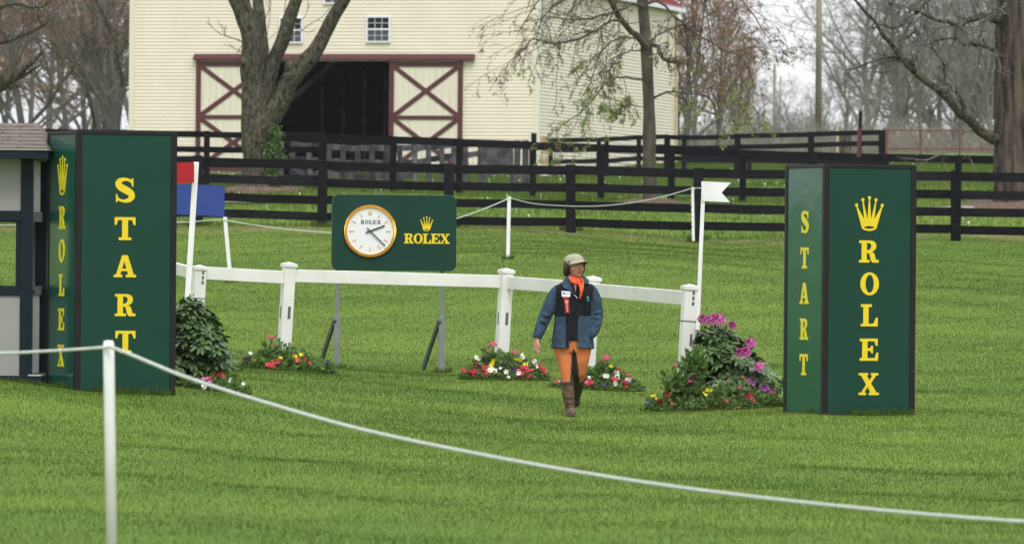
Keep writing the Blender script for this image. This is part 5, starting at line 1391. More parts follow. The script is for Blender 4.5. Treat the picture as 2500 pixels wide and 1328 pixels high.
def bed(where, cpx, cpy, s, wpx, dep, h, flowers, ngreen, soil_label):
    HM = h * 1.55
    Y0 = Ds(s); c = on_ground(cpx, Y0); rx = wpx / s / 2; rg = np.random.default_rng(int(cpx))
    b = B(); n, k = 44, 9
    def mh(x, y):
        q = math.hypot((x - c.x) / rx, (y - c.y) / dep); return max(0, 1 - q * q)
    b.v.append((c.x, c.y, G(c.x, c.y) + h * .5))
    for j in range(1, k + 1):
        for i in range(n):
            a = math.tau * i / n; rr = j / k * (1 + .07 * math.sin(3 * a + cpx) + .05 * math.sin(8 * a)); x, y = c.x + rx * rr * math.cos(a), c.y + dep * rr * math.sin(a)
            b.v.append((x, y, G(x, y) + h * .5 * mh(x, y) + random.uniform(-.008, .012) + (-.03 if j == k else .015)))
    b.f += [(0, 1 + i, 1 + (i + 1) % n) for i in range(n)]
    for j in range(1, k):
        for i in range(n): b.f.append((1 + (j - 1) * n + i, 1 + j * n + i, 1 + j * n + (i + 1) % n, 1 + (j - 1) * n + (i + 1) % n))
    tag(b.obj('flower_bed', M['soil'], smooth=True), soil_label, 'flower bed')
    # mixed low foliage filling the bed
    vs = []
    for i in range(ngreen):
        a = rg.random() * math.tau; q = math.sqrt(rg.random()) * .92; x, y = c.x + rx * q * math.cos(a), c.y + dep * q * math.sin(a)
        v, f = clump_arr(rg, 80, .10, .04 + (HM - h * .45) * (1 - q * q), .042); vs.append((v + np.array([x, y, G(x, y) + h * .45 * (1 - q * q)]), f))
    o = meshobj('bedding_foliage', np_mesh('bedding_foliage', *combine(vs), M['leaf'])); tag(o, 'mixed green bedding foliage ' + where, 'foliage', kind='stuff')
    cnt = {}
    for px, py, kind, col, r in sorted(flowers):
        p = P(px, py, Y0 - dep * .5); z_ = p.z - G(p.x, Y0 - dep * .5); dxx = min(.95, abs(p.x - c.x) / rx)
        Y = Y0 - dep * math.sqrt(max(.04, 1 - min(1, z_ / HM) - dxx * dxx)) - .06; p = P(px, py, Y); gz = G(p.x, Y); hh = max(.05, p.z - gz)
        nm = NMF(kind, col)
        pl = meshobj(nm + '_plant', CLg if nm == 'geranium' else CL[rg.integers(4)], None, (p.x + rg.normal() * .01, Y + .03, gz + max(0, hh - (.26 if nm == 'geranium' else .17))))
        pl.scale = (1, 1, min(1.1, max(.35, hh / .17))) if nm != 'geranium' else (1, 1, min(1, hh / .26)); pl.rotation_euler.z = rg.random() * 6
        i_ = cnt.get((nm, col), 0); cnt[(nm, col)] = i_ + 1; many = sum(1 for q in flowers if q[3] == col and NMF(q[2], q[3]) == nm) > 1
        tag(pl, f'{COLN[col]} {nm}' + (f', {ORDF[i_]} of its colour, ' if many else ' plant ') + where, nm, f'{nm} plants {where}')
        rad = r / s
        nb = 1 if kind != 'petunia' else (3 if col == 'red' else 2 if col in ('white', 'pink', 'orange') else 2)
        for q in range(nb):
            bo = meshobj('blossom', blossom(kind, col), pl)
            off = Vector((rg.normal() * rad * .9, rg.normal() * .02 - .02, rg.normal() * rad * .6)) if q else Vector((0, -.02, 0))
            rr = rad * (1 if kind != 'petunia' else .85)
            T = Matrix.Translation(p + off)
            if kind == 'petunia':
                d = Vector((rg.normal() * .45, -1 + rg.normal() * .2, .35 + rg.normal() * .35)).normalized(); T = T @ d.to_track_quat('Z', 'Y').to_matrix().to_4x4()
            bo.matrix_world = T @ Matrix.Scale(rr, 4)
            bo.matrix_parent_inverse = Matrix.Translation(pl.location).inverted() if False else Matrix.Identity(4)
            bo.matrix_basis = (Matrix.LocRotScale(pl.location, pl.rotation_euler, pl.scale)).inverted() @ T @ Matrix.Scale(rr, 4)
            if kind == 'geranium' and q == 0:
                st = B().tube([(p.x, Y + .02, max(gz, p.z - .22)), (p.x, Y - .01, p.z)], .004, 5).obj('stem', M['leaf'], pl); st.matrix_basis = (Matrix.LocRotScale(pl.location, pl.rotation_euler, pl.scale)).inverted()
Pn, Gm = 'petunia', 'geranium'
bed('round the second white post', 700, 896, 216, 218, .42, .17,
    [(662, 823, Gm, 'pink', 10), (668, 842, Gm, 'pink', 8), (720, 843, Gm, 'pink', 4), (668, 890, Pn, 'red', 8), (664, 884, Pn, 'red', 7), (680, 882, Pn, 'red', 6), (660, 896, Pn, 'red', 5), (725, 877, Pn, 'orange', 6), (745, 878, Pn, 'orange', 5), (730, 882, Pn, 'red', 4), (617, 877, Pn, 'orange', 4),
     (717, 869, Pn, 'yellow', 6), (734, 865, Pn, 'yellow', 6), (687, 873, Pn, 'yellow', 4), (613, 862, Pn, 'white', 5), (602, 876, Pn, 'dark', 6), (610, 873, Pn, 'dark', 5), (800, 882, Pn, 'purple', 5), (800, 889, Pn, 'dark', 4), (583, 886, Pn, 'dark', 3), (755, 885, Pn, 'red', 4)], 85, 'mostly green flower bed with a few red blooms round the second white post')
bed('round the middle white post', 1230, 908, 216, 200, .42, .19,
    [(1204, 841, Gm, 'pink', 11), (1257, 860, Gm, 'pink', 9), (1195, 855, Gm, 'pink', 5), (1169, 875, Pn, 'white', 7), (1278, 872, Pn, 'white', 6), (1289, 888, Pn, 'white', 6), (1303, 882, Pn, 'white', 6), (1310, 891, Pn, 'white', 4), (1197, 903, Pn, 'white', 9), (1201, 899, Pn, 'white', 7), (1235, 907, Pn, 'white', 7), (1265, 912, Pn, 'white', 7), (1242, 920, Pn, 'white', 5), (1225, 898, Pn, 'white', 4), (1310, 896, Pn, 'white', 4),
     (1203, 885, Pn, 'yellow', 7), (1198, 891, Pn, 'yellow', 6), (1270, 878, Pn, 'yellow', 7), (1280, 888, Pn, 'yellow', 5),
     (1134, 906, Pn, 'red', 6), (1157, 905, Pn, 'red', 7), (1156, 913, Pn, 'red', 6), (1165, 891, Pn, 'red', 6), (1172, 888, Pn, 'red', 4), (1180, 908, Pn, 'red', 8), (1187, 898, Pn, 'red', 8), (1192, 909, Pn, 'red', 6), (1275, 898, Pn, 'red', 7), (1285, 908, Pn, 'red', 6), (1293, 916, Pn, 'red', 6), (1275, 915, Pn, 'red', 5), (1323, 900, Pn, 'red', 7), (1325, 912, Pn, 'red', 6), (1315, 893, Pn, 'red', 5), (1288, 903, Pn, 'red', 6), (1263, 905, Pn, 'pink', 5),
     (1252, 902, Pn, 'purple', 5), (1177, 876, Pn, 'dark', 5), (1232, 886, Pn, 'dark', 6), (1187, 884, Pn, 'dark', 5)], 75, 'crowded bed of red and white flowers round the middle white post')
bed('round the post behind the person', 1462, 936, 222, 200, .42, .16,
    [(1480, 874, Gm, 'pink', 12), (1473, 879, Gm, 'pink', 7), (1488, 893, Pn, 'yellow', 4), (1436, 937, Pn, 'red', 7), (1430, 934, Pn, 'pink', 5), (1441, 930, Pn, 'red', 5), (1520, 930, Pn, 'red', 6), (1527, 935, Pn, 'red', 5), (1525, 944, Pn, 'red', 4), (1497, 922, Pn, 'orange', 6), (1512, 901, Pn, 'red', 4), (1538, 919, Pn, 'red', 5), (1360, 933, Pn, 'red', 5), (1500, 926, Pn, 'red', 5),
     (1505, 911, Pn, 'white', 10), (1477, 917, Pn, 'white', 7), (1503, 937, Pn, 'white', 7), (1530, 928, Pn, 'white', 8), (1440, 922, Pn, 'white', 4), (1365, 930, Pn, 'white', 4), (1474, 938, Pn, 'purple', 5), (1485, 933, Pn, 'dark', 5), (1547, 931, Pn, 'dark', 6), (1448, 941, Pn, 'dark', 6), (1553, 944, Pn, 'dark', 4), (1358, 948, Pn, 'dark', 5)], 62, 'low bed of white and red flowers round the post behind the walking person')
bed('under the pink rhododendron', 1745, 975, 243, 320, .50, .125,
    [(1693, 838, 'bud', 'red', 5), (1697, 854, 'bud', 'pink', 6), (1648, 891, Gm, 'pink', 7), (1662, 920, Gm, 'pink', 8), (1684, 931, Gm, 'pink', 9), (1688, 916, Gm, 'pink', 6), (1701, 921, Gm, 'pink', 5), (1776, 930, Gm, 'pink', 5), (1805, 946, Gm, 'pink', 7), (1813, 921, Gm, 'pink', 5), (1825, 966, Pn, 'red', 8), (1835, 971, Pn, 'red', 6), (1842, 982, Pn, 'red', 5), (1617, 979, Pn, 'red', 7), (1632, 959, Pn, 'red', 5), (1774, 978, Pn, 'red', 6), (1888, 961, Gm, 'red', 6), (1640, 984, Pn, 'orange', 4), (1795, 997, Pn, 'orange', 4),
     (1723, 951, Pn, 'yellow', 6), (1731, 953, Pn, 'yellow', 5), (1723, 963, Pn, 'yellow', 5), (1598, 964, Pn, 'yellow', 4), (1583, 983, Pn, 'blue', 5), (1602, 971, Pn, 'yellow', 3)], 130, 'wide leafy bed round the last white post, spreading under the pink rhododendron')
bed('beside the left tower', 512, 938, 252, 185, .40, .13,
    [(437, 916, Gm, 'red', 9), (432, 900, Gm, 'pink', 6), (495, 925, Pn, 'magenta', 6), (505, 928, Pn, 'magenta', 6), (515, 931, Pn, 'magenta', 6), (532, 915, Pn, 'red', 5), (535, 910, Pn, 'pink', 4), (545, 918, Pn, 'orange', 6), (570, 932, Pn, 'red', 5), (480, 934, Pn, 'white', 7), (497, 940, Pn, 'white', 7), (563, 930, Pn, 'white', 7), (590, 936, Pn, 'white', 5), (591, 946, Pn, 'white', 5), (508, 921, Pn, 'red', 5)], 60, 'dark bed of mixed flowers beside the left tower, under the leafy shrub')
bed('between booth and left tower', 92, 884, 214, 70, .35, .14,
    [(88, 868, Gm, 'red', 6), (97, 874, Pn, 'red', 6), (104, 872, Pn, 'pink', 5), (90, 880, Pn, 'red', 6), (103, 852, Gm, 'pink', 5), (110, 876, Pn, 'red', 5)], 20, 'small patch of red flowers seen between the booth and the left tower')

def rhododendron(cpx, basepy, topy, s, prof, label, blooms, seed, nw):
    """prof: list of (height fraction, radius m, centre shift m)"""
    rg = np.random.default_rng(seed); Y = Ds(s); c = P(cpx, basepy, Y); c.z = G(c.x, c.y); H = (basepy - topy) / s
    t = empty('rhododendron', c, 0, label, 'shrub'); inv = Matrix.Translation(-c)
    hs_ = np.array([p[0] for p in prof]); rs = np.array([p[1] for p in prof]); sh = np.array([p[2] for p in prof])
    n = nw; hf = rg.random(n) ** .8; a = rg.random(n) * math.tau; rad = np.interp(hf, hs_, rs) * 1.0 * (1 - .75 * rg.random(n) ** 2.0) * (.85 + .3 * rg.random(n)) * (1 + .14 * np.sin(3 * a + hf * 9)); 
    W_ = np.stack([np.interp(hf, hs_, sh) + rad * np.cos(a), rad * np.sin(a) * .85, hf * H], -1) + np.array(c)
    ax = unit(np.stack([np.cos(a) * .7, np.sin(a) * .7, .5 + .6 * hf], -1) + rg.normal(size=(n, 3)) * .25)
    q = 8; k = rg.random((n, q)) * .5 + np.arange(q) * math.tau / q
    e1 = unit(np.cross(ax, np.array([.31, .2, .9]))); e2 = np.cross(ax, e1)
    d = e1[:, None] * np.cos(k)[..., None] + e2[:, None] * np.sin(k)[..., None]
    d = unit(d + ax[:, None] * (.35 + .3 * rg.random((n, q, 1))) + np.array([0, 0, -.28]))
    L = (.085 + .05 * rg.random((n, q, 1))); wv = unit(np.cross(d, ax[:, None] + 0 * d)); wd = .016 + .006 * rg.random((n, q, 1)); up = np.cross(wv, d)
    p0 = W_[:, None] + d * .01
    pts = [p0, p0 + d * L * .45 + wv * wd + up * .006, p0 + d * L * .8 + wv * wd * .8 - np.array([0, 0, .006]), p0 + d * L - np.array([0, 0, .014]), p0 + d * L * .8 - wv * wd * .8 - np.array([0, 0, .006]), p0 + d * L * .45 - wv * wd + up * .006, p0 + d * L * .5 - up * .004, p0 + d * L * .8 - up * .006 - np.array([0, 0, .006])]
    V = np.stack(pts, 2).reshape(-1, 3); N = n * q; o8 = np.arange(N)[:, None] * 8
    Fq = np.concatenate([o8 + np.array(x) for x in ([0, 6, 5, 5], [0, 1, 6, 6], [1, 2, 7, 6], [6, 7, 4, 5], [7, 2, 3, 3], [7, 3, 4, 4])])
    me = bpy.data.meshes.new('foliage')
    tri = np.concatenate([Fq[:N * 2, :3], Fq[N * 4:, :3]]); qd = Fq[N * 2:N * 4]
    qt = np.concatenate([qd[:, [0, 1, 2]], qd[:, [0, 2, 3]]]); F3 = np.concatenate([tri, qt])
    mi = (rg.random(N) < .22).astype(int); mi3 = mi[F3[:, 0] // 8]
    me = np_mesh('foliage', V, F3, [M['rhodo'], M['rhodo2']], True, mi3)
    o = meshobj('foliage', me, t); o.matrix_parent_inverse = inv
    st = B()
    for i in range(26):
        e = Vector(W_[rg.integers(n)]); m_ = c.lerp(e, .5) + Vector((0, 0, .05)); st.tube([c + Vector((rg.normal() * .04, rg.normal() * .04, -.02)), m_, e], [.014, .009, .004], 5)
    o = st.obj('stems', M['twig'], t); o.matrix_parent_inverse = inv
    for px, py, kind, col, r, dy in blooms:
        p = P(px, py, Y + dy); bo = meshobj('bloom' if kind == 'rhodo' else 'bud', blossom(kind, col), t); bo.matrix_parent_inverse = inv
        d = Vector((rg.normal() * .3, -.5, .9)).normalized(); bo.matrix_basis = Matrix.Translation(p) @ d.to_track_quat('Z', 'Y').to_matrix().to_4x4() @ Matrix.Scale(r / s * (1.2 if kind == 'rhodo' else 1), 4)
        # rosette of leaves carrying the bloom
rhododendron(1772, 985, 806, 240, [(0, .26, .02), (.2, .40, .12), (.4, .38, .10), (.6, .31, .03), (.8, .23, -.06), (1, .13, -.13)], 'dark green rhododendron with magenta blooms between the last white post and the right tower',
             [(1715, 780, 'rhodo', 'magenta', 14, -.15), (1732, 783, 'rhodo', 'magenta', 13, -.1), (1755, 782, 'rhodo', 'magenta', 17, -.18), (1745, 775, 'rhodo', 'magenta', 11, -.05), (1787, 794, 'rhodo', 'magenta', 12, -.15), (1832, 839, 'rhodo', 'magenta', 15, -.2), (1806, 862, 'rhodo', 'magenta', 13, -.42), (1821, 860, 'rhodo', 'magenta', 14, -.42), (1853, 895, 'rhodo', 'magenta', 14, -.4), (1834, 933, 'rhodo', 'lilac', 13, -.45), (1866, 948, 'rhodo', 'lilac', 12, -.4), (1877, 958, 'rhodo', 'lilac', 10, -.38), (1697, 790, 'bud', 'magenta', 5, -.1)], 5, 400)
rhododendron(466, 942, 742, 252, [(0, .22, .0), (.2, .25, .03), (.42, .29, .05), (.6, .26, .02), (.8, .19, -.01), (1, .10, .0)], 'leafy rhododendron with a few red buds pressed against the left tower',
             [(473, 722, 'bud', 'bud', 6, -.1), (503, 773, 'bud', 'bud', 7, -.3), (529, 745, 'bud', 'bud', 4, -.1), (441, 910, 'bud', 'bud', 5, -.4)], 6, 340)

# ------------------------------------------------------------------ the walking person
def person():
    s = 250; c = P(1395, 1017.5, Ds(s)); c.z = G(c.x, c.y) if abs(G(c.x, c.y) - c.z) < .12 else c.z
    t = empty('person', c, 0, 'person in blue and black fleece, orange scarf and trousers, beige cap, walking', 'person')
    # body: one continuous surface
    b = B()
    b.rings([(.0, 0, .70, .15, .10), (.0, 0, .80, .155, .105), (.005, 0, .92, .135, .095), (.01, 0, 1.05, .145, .10), (.015, 0, 1.16, .155, .10), (.018, .005, 1.225, .145, .080), (.02, .01, 1.285, .10, .065), (.022, .01, 1.33, .053, .052)])
    b.tube([(.022, .012, 1.27), (.024, .006, 1.34), (.026, .0, 1.42)], [.056, .050, .050], 16)
    # head, turned toward picture right
    hd = B()
    hd.rings([(0, -.046, .0, .020, .026), (0, -.040, .012, .034, .042), (0, -.026, .035, .051, .064), (0, -.012, .065, .061, .080), (0, -.002, .10, .068, .090), (0, .004, .14, .071, .093), (0, .008, .17, .064, .084), (0, .010, .192, .046, .06), (0, .010, .206, .015, .02)], 28)
    hd.tube([(0, -.088, .122), (0, -.099, .100), (0, -.108, .078), (0, -.094, .070)], [.008, .010, .0135, .008], 10)
    hd.ball((-.010, -.096, .075), .008, .010, .007, 8, 6); hd.ball((.010, -.096, .075), .008, .010, .007, 8, 6)
    hd.ball((0, -.086, .049), .023, .012, .0065, 12, 6); hd.ball((0, -.084, .039), .020, .012, .007, 12, 6)
    hd.ball((0, -.070, .012), .020, .018, .014, 12, 6)
    for sx in (-1, 1):
        hd.ball((sx * .040, -.054, .070), .022, .022, .022, 12, 7)
        hd.tube([(sx * .012, -.091, .128), (sx * .030, -.090, .133), (sx * .050, -.074, .127)], [.006, .008, .006], 8)
        hd.ball((sx * .071, .008, .092), .009, .018, .030, 10, 8)
    TH_ = Matrix.Translation((.028, -.006, 1.360)) @ Matrix.Rotation(R(27), 4, 'Z') @ Matrix.Rotation(R(-3), 4, 'Y') @ Matrix.Diagonal((1.10, 1.06, 1.03, 1))
    b.add([TH_ @ Vector(v) for v in hd.v], hd.f)
    # legs
    LL = [(-.072, .0, .80), (-.084, -.015, .66), (-.068, -.03, .52), (-.055, -.055, .43), (-.045, -.05, .30), (-.025, -.03, .16), (-.012, -.01, .06)]
    RL = [(.085, .0, .80), (.098, -.01, .66), (.093, -.01, .52), (.082, .02, .42), (.068, .12, .34), (.056, .24, .25), (.050, .32, .20)]
    b.tube(LL, [.085, .078, .055, .045, .048, .034, .032], 18); b.tube(RL, [.085, .076, .054, .045, .048, .036, .03], 18)
    b.tube([(-.012, .03, .04), (-.005, -.06, .035), (.0, -.14, .025)], [.034, .036, .022], 14)
    b.tube([(.050, .32, .21), (.048, .35, .15), (.047, .345, .10)], [.03, .034, .022], 14)
    # arms
    LA = [(-.135, .005, 1.215), (-.205, .01, 1.10), (-.262, .015, .985), (-.312, -.01, .86), (-.345, -.035, .745)]
    RA = [(.165, .005, 1.225), (.225, .02, 1.10), (.240, .045, 1.0), (.232, .0, .92)]
    b.tube(LA, [.05, .043, .038, .032, .024], 14); b.tube(RA, [.05, .043, .038, .033], 14)
    # left hand: palm, four fingers, thumb
    wr = Vector((-.345, -.036, .745)); pd = Vector((-.10, -.12, -1)).normalized(); side = Vector((.55, -.83, 0)).normalized(); nrm = pd.cross(side).normalized()
    pb = B(); 
    for k in range(4):
        o1 = side * ((k - 1.5) * .0165)
        pb.tube([wr + o1 * .5 - pd * .01, wr + pd * .035 + o1 * .9, wr + pd * .078 + o1], [.016, .0155, .0125], 10)
        ln = (.058, .070, .073, .066)[k]; k0 = wr + pd * .074 + o1 * 1.05; cu = Vector((.55, -.15, 0)) * (1.0)
        p1 = k0 + (pd + cu * .25).normalized() * ln * .42; p2 = p1 + (pd + cu * .75).normalized() * ln * .33; p3 = p2 + (pd + cu * 1.5).normalized() * ln * .28
        pb.tube([k0, p1, p2, p3], [.0105, .0095, .0088, .0070], 10)
    tb = wr + pd * .028 + side * .026
    pb.tube([tb - side * .012, tb + side * .012 + pd * .022, tb + side * .018 + pd * .045 + Vector((.01, 0, 0)), tb + side * .014 + pd * .066 + Vector((.018, 0, 0))], [.014, .0125, .011, .008], 10)
    b.add(pb.v, pb.f)
    o = b.obj('body', [M['skin'], M['lips'], M['hair']], t, smooth=True); remesh(o, .0042, 2)
    me = o.data; co = np.empty(len(me.vertices) * 3); me.vertices.foreach_get('co', co); co = co.reshape(-1, 3)
    Ti = np.array(TH_.inverted()); hl = co @ Ti[:3, :3].T + Ti[:3, 3]
    vl = (np.abs(hl[:, 0]) < .022) & (hl[:, 2] > .033) & (hl[:, 2] < .054) & (hl[:, 1] < -.082)
    vb = (np.abs(np.abs(hl[:, 0]) - .031) < .019) & (hl[:, 2] > .127) & (hl[:, 2] < .138) & (hl[:, 1] < -.07)
    mi = np.zeros(len(me.polygons), np.int32)
    for p in me.polygons:
        k = p.vertices[0]
        if vl[k]: mi[p.index] = 1
        elif vb[k]: mi[p.index] = 2
    me.polygons.foreach_set('material_index', mi)
    # eyes
    for sx in (-1, 1):
        e = B().ball((0, 0, 0), .013, .006, .0065, 12, 8).obj('eye', M['eyew'], o, smooth=True); e.matrix_basis = TH_ @ Matrix.Translation((sx * .030, -.0835, .113))
        ir = B().ball((0, 0, 0), .0065, .003, .0062, 10, 6).obj('iris', M['hair'], o, smooth=True); ir.matrix_basis = TH_ @ Matrix.Translation((sx * .030 + .003, -.0885, .113))
        er = B().ball((0, 0, 0), .0045, .0045, .0045, 8, 6).obj('earring', M['dial'], o, smooth=True); er.matrix_basis = TH_ @ Matrix.Translation((sx * .080, .0, .060))
    # hair
    hb = B(); hb.rings([(0, .040, .028, .060, .040), (0, .036, .045, .076, .058), (0, .030, .07, .080, .068), (0, .026, .12, .080, .076), (0, .022, .165, .074, .076), (0, .02, .185, .055, .055)], 26)
    for k in range(46):
        a = R(-12 + 204 * k / 45); x, y = .083 * math.cos(a), .026 + .075 * math.sin(a)
        hb.tube([(x * .95, y, .15), (x * 1.0, y + .004, .10), (x * (1.01 + .07 * math.sin(k * 2.3)), y * 1.05, .055), (x * (.98 + .10 * math.sin(k * 1.1)), y * .95, .022 + .016 * math.sin(k * 1.7))], [.012, .014, .011, .004], 7)
    for k in range(3):
        for sx in (-1, 1): hb.tube([(sx * .070, -.040 + k * .018, .155), (sx * .078, -.030 + k * .02, .10), (sx * .079, -.018 + k * .02, .045)], [.008, .010, .006], 7)
    h = hb.obj('hair', M['hair'], t, smooth=True); h.matrix_basis = TH_
    # cap
    cb = B(); rs = []
    for k in range(12):
        f = k / 11; zz = .133 + .094 * math.sin(f * math.pi / 2); rr = math.cos(f * math.pi / 2) ** .62 if f < 1 else .02
        rs.append((0, .006 + .008 * f, zz, max(.006, .0845 * rr), max(.007, .104 * rr), 1.0))
    cb.rings(rs, 32)
    nb_, rb_ = 20, 4; o0 = len(cb.v)
    for lay in (0, 1):
        for j in range(rb_ + 1):
            for i in range(nb_ + 1):
                a = R(-158 + 136 * i / nb_); f = j / rb_; ext = f * .112 * math.sin((i / nb_) * math.pi) ** .55
                x = .083 * math.cos(a) * (1 + .02 * f); y = .008 + .102 * math.sin(a) - ext
                cb.v.append((x, y, .142 - .026 * f - .35 * abs(x) ** 1.5 * f - lay * .004 + .004))
    m_ = nb_ + 1
    for lay in (0, 1):
        for j in range(rb_):
            for i in range(nb_):
                q0 = o0 + lay * (rb_ + 1) * m_ + j * m_ + i; cb.f.append((q0, q0 + 1, q0 + m_ + 1, q0 + m_))
    for i in range(nb_):
        q0 = o0 + rb_ * m_ + i; q1 = q0 + (rb_ + 1) * m_; cb.f.append((q0, q0 + 1, q1 + 1, q1))
    cb.ball((0, .014, .227), .007, .007, .004, 8, 5)
    TC = TH_ @ Matrix.Translation((0, -.004, .002)) @ Matrix.Rotation(R(-8), 4, 'X') @ Matrix.Diagonal((1.03, 1.10, .94, 1))
    cp_ = cb.obj('cap', [M['cap'], M['cap_under']], t, smooth=True); cp_.matrix_basis = TC
    # trousers
    tr = B()
    tr.rings([(.008, 0, .62, .165, .105), (.006, 0, .70, .178, .118), (.006, 0, .80, .168, .120), (.006, 0, .92, .150, .110)])
    tr.tube([(-.080, .0, .76), (-.084, -.012, .66), (-.068, -.028, .54), (-.056, -.05, .44), (-.048, -.052, .34), (-.046, -.05, .26)], [.097, .098, .078, .060, .050, .046], 22)
    tr.tube([(.088, .0, .76), (.092, -.01, .66), (.080, -.01, .53), (.072, .01, .43), (.068, .08, .36), (.062, .15, .31)], [.099, .100, .086, .070, .056, .046], 22)
    for k, (zz, a) in enumerate(((.375, .3), (.395, -.2), (.42, .25), (.60, -.3), (.655, .2))):   # fabric folds
        tr.tube([(-.095, -.085, zz), (-.06, -.098, zz + .012), (-.03, -.085, zz + .02 * a)], [.003, .007, .003], 7)
    o = tr.obj('trousers', [M['trouser'], M['chaps']], t, smooth=True); remesh(o, .008, 4)
    me = o.data; mi = np.zeros(len(me.polygons), np.int32)
    for p in me.polygons:
        x, y, z = p.center
        lim = np.interp(z, [.3, .45, .6, .67], [.078, .066, .044, .014]); lim0 = np.interp(z, [.3, .45, .6, .67], [-.018, -.010, .0, .008])
        if lim0 < x < lim and z < .655: mi[p.index] = 1
    me.polygons.foreach_set('material_index', mi)
    # boots
    bl = B(); bl.tube([(-.048, -.05, .335), (-.046, -.05, .30), (-.036, -.045, .22), (-.024, -.035, .15), (-.014, -.02, .09), (-.010, -.01, .05)], [.064, .063, .061, .055, .047, .044], 22)
    bl.tube([(-.010, .045, .042), (-.006, -.03, .046), (-.002, -.10, .036), (.0, -.165, .026)], [.036, .044, .042, .024], 16)
    bl.box(-.046, .036, -.17, .07, -.005, .014)
    for zz in (.075, .10, .135): bl.tube([(-.062, -.05, zz), (-.02, -.088, zz - .012), (.03, -.05, zz + .006)], [.005, .011, .005], 8)
    o = bl.obj('boot', [M['boot'], M['boot_trim_shade']], t, smooth=True); remesh(o, .006, 3)
    me = o.data; mi = np.zeros(len(me.polygons), np.int32)
    for p in me.polygons:
        z = p.center[2]
        if z > .295 or .165 < z < .185 or z < .03: mi[p.index] = 1
    me.polygons.foreach_set('material_index', mi)
    br = B(); br.tube([(.078, .06, .372), (.070, .11, .345), (.060, .20, .275), (.053, .29, .215), (.050, .32, .19)], [.060, .060, .056, .048, .043], 20)
    br.tube([(.050, .30, .23), (.048, .345, .17), (.047, .35, .11), (.047, .345, .08)], [.038, .044, .042, .026], 16)
    o = br.obj('boot', M['boot_trim_shade'], t, smooth=True); remesh(o, .007, 3)  # rear boot darkened all over, its shade put into the colour
    # jacket
    jk = B()
    TR_ = [(.004, 0, .655, .206, .142, .9), (.005, 0, .675, .212, .148, .9), (.008, 0, .74, .203, .142, .9), (.010, 0, .82, .196, .136, .92), (.012, 0, .95, .186, .132), (.013, 0, 1.06, .186, .134), (.015, 0, 1.15, .192, .132), (.017, .003, 1.21, .200, .122), (.018, .006, 1.25, .196, .108), (.02, .01, 1.285, .158, .092), (.022, .012, 1.315, .105, .078), (.024, .012, 1.35, .082, .072)]
    jk.rings(TR_, 40)
    jk.tube([(-.120, .006, 1.245), (-.158, .006, 1.205), (-.198, .010, 1.13), (-.238, .015, 1.03), (-.272, .010, .95), (-.306, -.008, .86), (-.335, -.028, .785), (-.342, -.034, .755)], [.052, .062, .066, .066, .062, .057, .049, .044], 20)
    jk.tube([(.150, .006, 1.255), (.190, .006, 1.215), (.222, .015, 1.14), (.240, .035, 1.04), (.240, .035, .98), (.234, -.01, .91), (.218, -.05, .85), (.196, -.075, .80), (.17, -.08, .77)], [.052, .060, .062, .061, .062, .058, .053, .045, .03], 20)
    for a_, b_ in (((.29, .0, 1.02), (.20, -.03, 1.00)), ((.285, -.02, .965), (.20, -.05, .975)), ((.275, -.05, .90), (.20, -.08, .915)), ((-.30, -.03, .99), (-.21, -.05, .97)), ((-.31, -.04, .93), (-.25, -.06, .90))):
        jk.tube([a_, ((a_[0] + b_[0]) / 2, a_[1] - .045, a_[2] - .01), b_], [.006, .013, .006], 8)
    jk.tube([(-.203, -.05, .668), (-.11, -.135, .664), (-.03, -.148, .664)], .012, 8); jk.tube([(.212, -.05, .668), (.13, -.135, .664), (.06, -.146, .664)], .012, 8)
    o = jk.obj('jacket', [M['fleece'], M['jacket_black']], t, smooth=True); remesh(o, .0075, 3)
    bm = bmesh.new(); bm.from_mesh(o.data); dl = []
    for f in bm.faces:
        x, y, z = f.calc_center_median(); n = f.normal
        top = .752 - .35 * (x - .02) if x > .02 else .752 + .25 * (x - .02)
        if y < -.02 and -.030 < x < .058 and z < top: dl.append(f); continue
        if z < .662 and abs(x) < .185: dl.append(f); continue
        body = -.165 < x - .0 < .198 + max(0, z - 1.2) * .3
        if x < -.165 + max(0, 1.22 - z) * .12 * 0 : body = False
        blk = False
        if body and z > .975 and not (x > .183 and z < 1.12): blk = True
        if y < 0 and -.066 < x < .070 and z < .975:
            if -.066 < x < -.030: blk = True
            elif x < .058: blk = True
        if z < .668: blk = True
        if x < -.30 and z < .762: blk = False
        f.material_index = 1 if blk else 0
    bmesh.ops.delete(bm, geom=dl, context='FACES'); bm.to_mesh(o.data); bm.free()
    sd = o.modifiers.new('thick', 'SOLIDIFY'); sd.thickness = .006; sd.offset = -1
    jacket = o
    # black top seen in the jacket opening
    B().rings([(.01, 0, .735, .14, .122), (.012, 0, .85, .14, .118), (.014, 0, 1.0, .15, .115), (.016, 0, 1.2, .15, .10), (.02, .01, 1.29, .08, .07)], 28).obj('undershirt', M['jacket_black'], t, smooth=True)
    def fy(x, z, off=.006):
        zs = [r[2] for r in TR_]; rx = np.interp(z, zs, [r[3] for r in TR_]); ry = np.interp(z, zs, [r[4] for r in TR_]); cx_ = np.interp(z, zs, [r[0] for r in TR_]); cy_ = np.interp(z, zs, [r[1] for r in TR_])
        q = min(.98, abs(x - cx_) / rx); return float(cy_ - ry * math.sqrt(1 - q * q) - off)
    def patch(name, poly, m, par, th=.004, off=.006, nsub=1):
        """thin plate following the chest; poly in x,z"""
        n = len(poly); v = [Vector((x, fy(x, z, off + th), z)) for x, z in poly] + [Vector((x, fy(x, z, off), z)) for x, z in poly]
        f = [tuple(range(n)), tuple(reversed(range(n, 2 * n)))] + [(i, i + n, (i + 1) % n + n, (i + 1) % n) for i in range(n)]
        return B().add(v, f).obj(name, m, par)
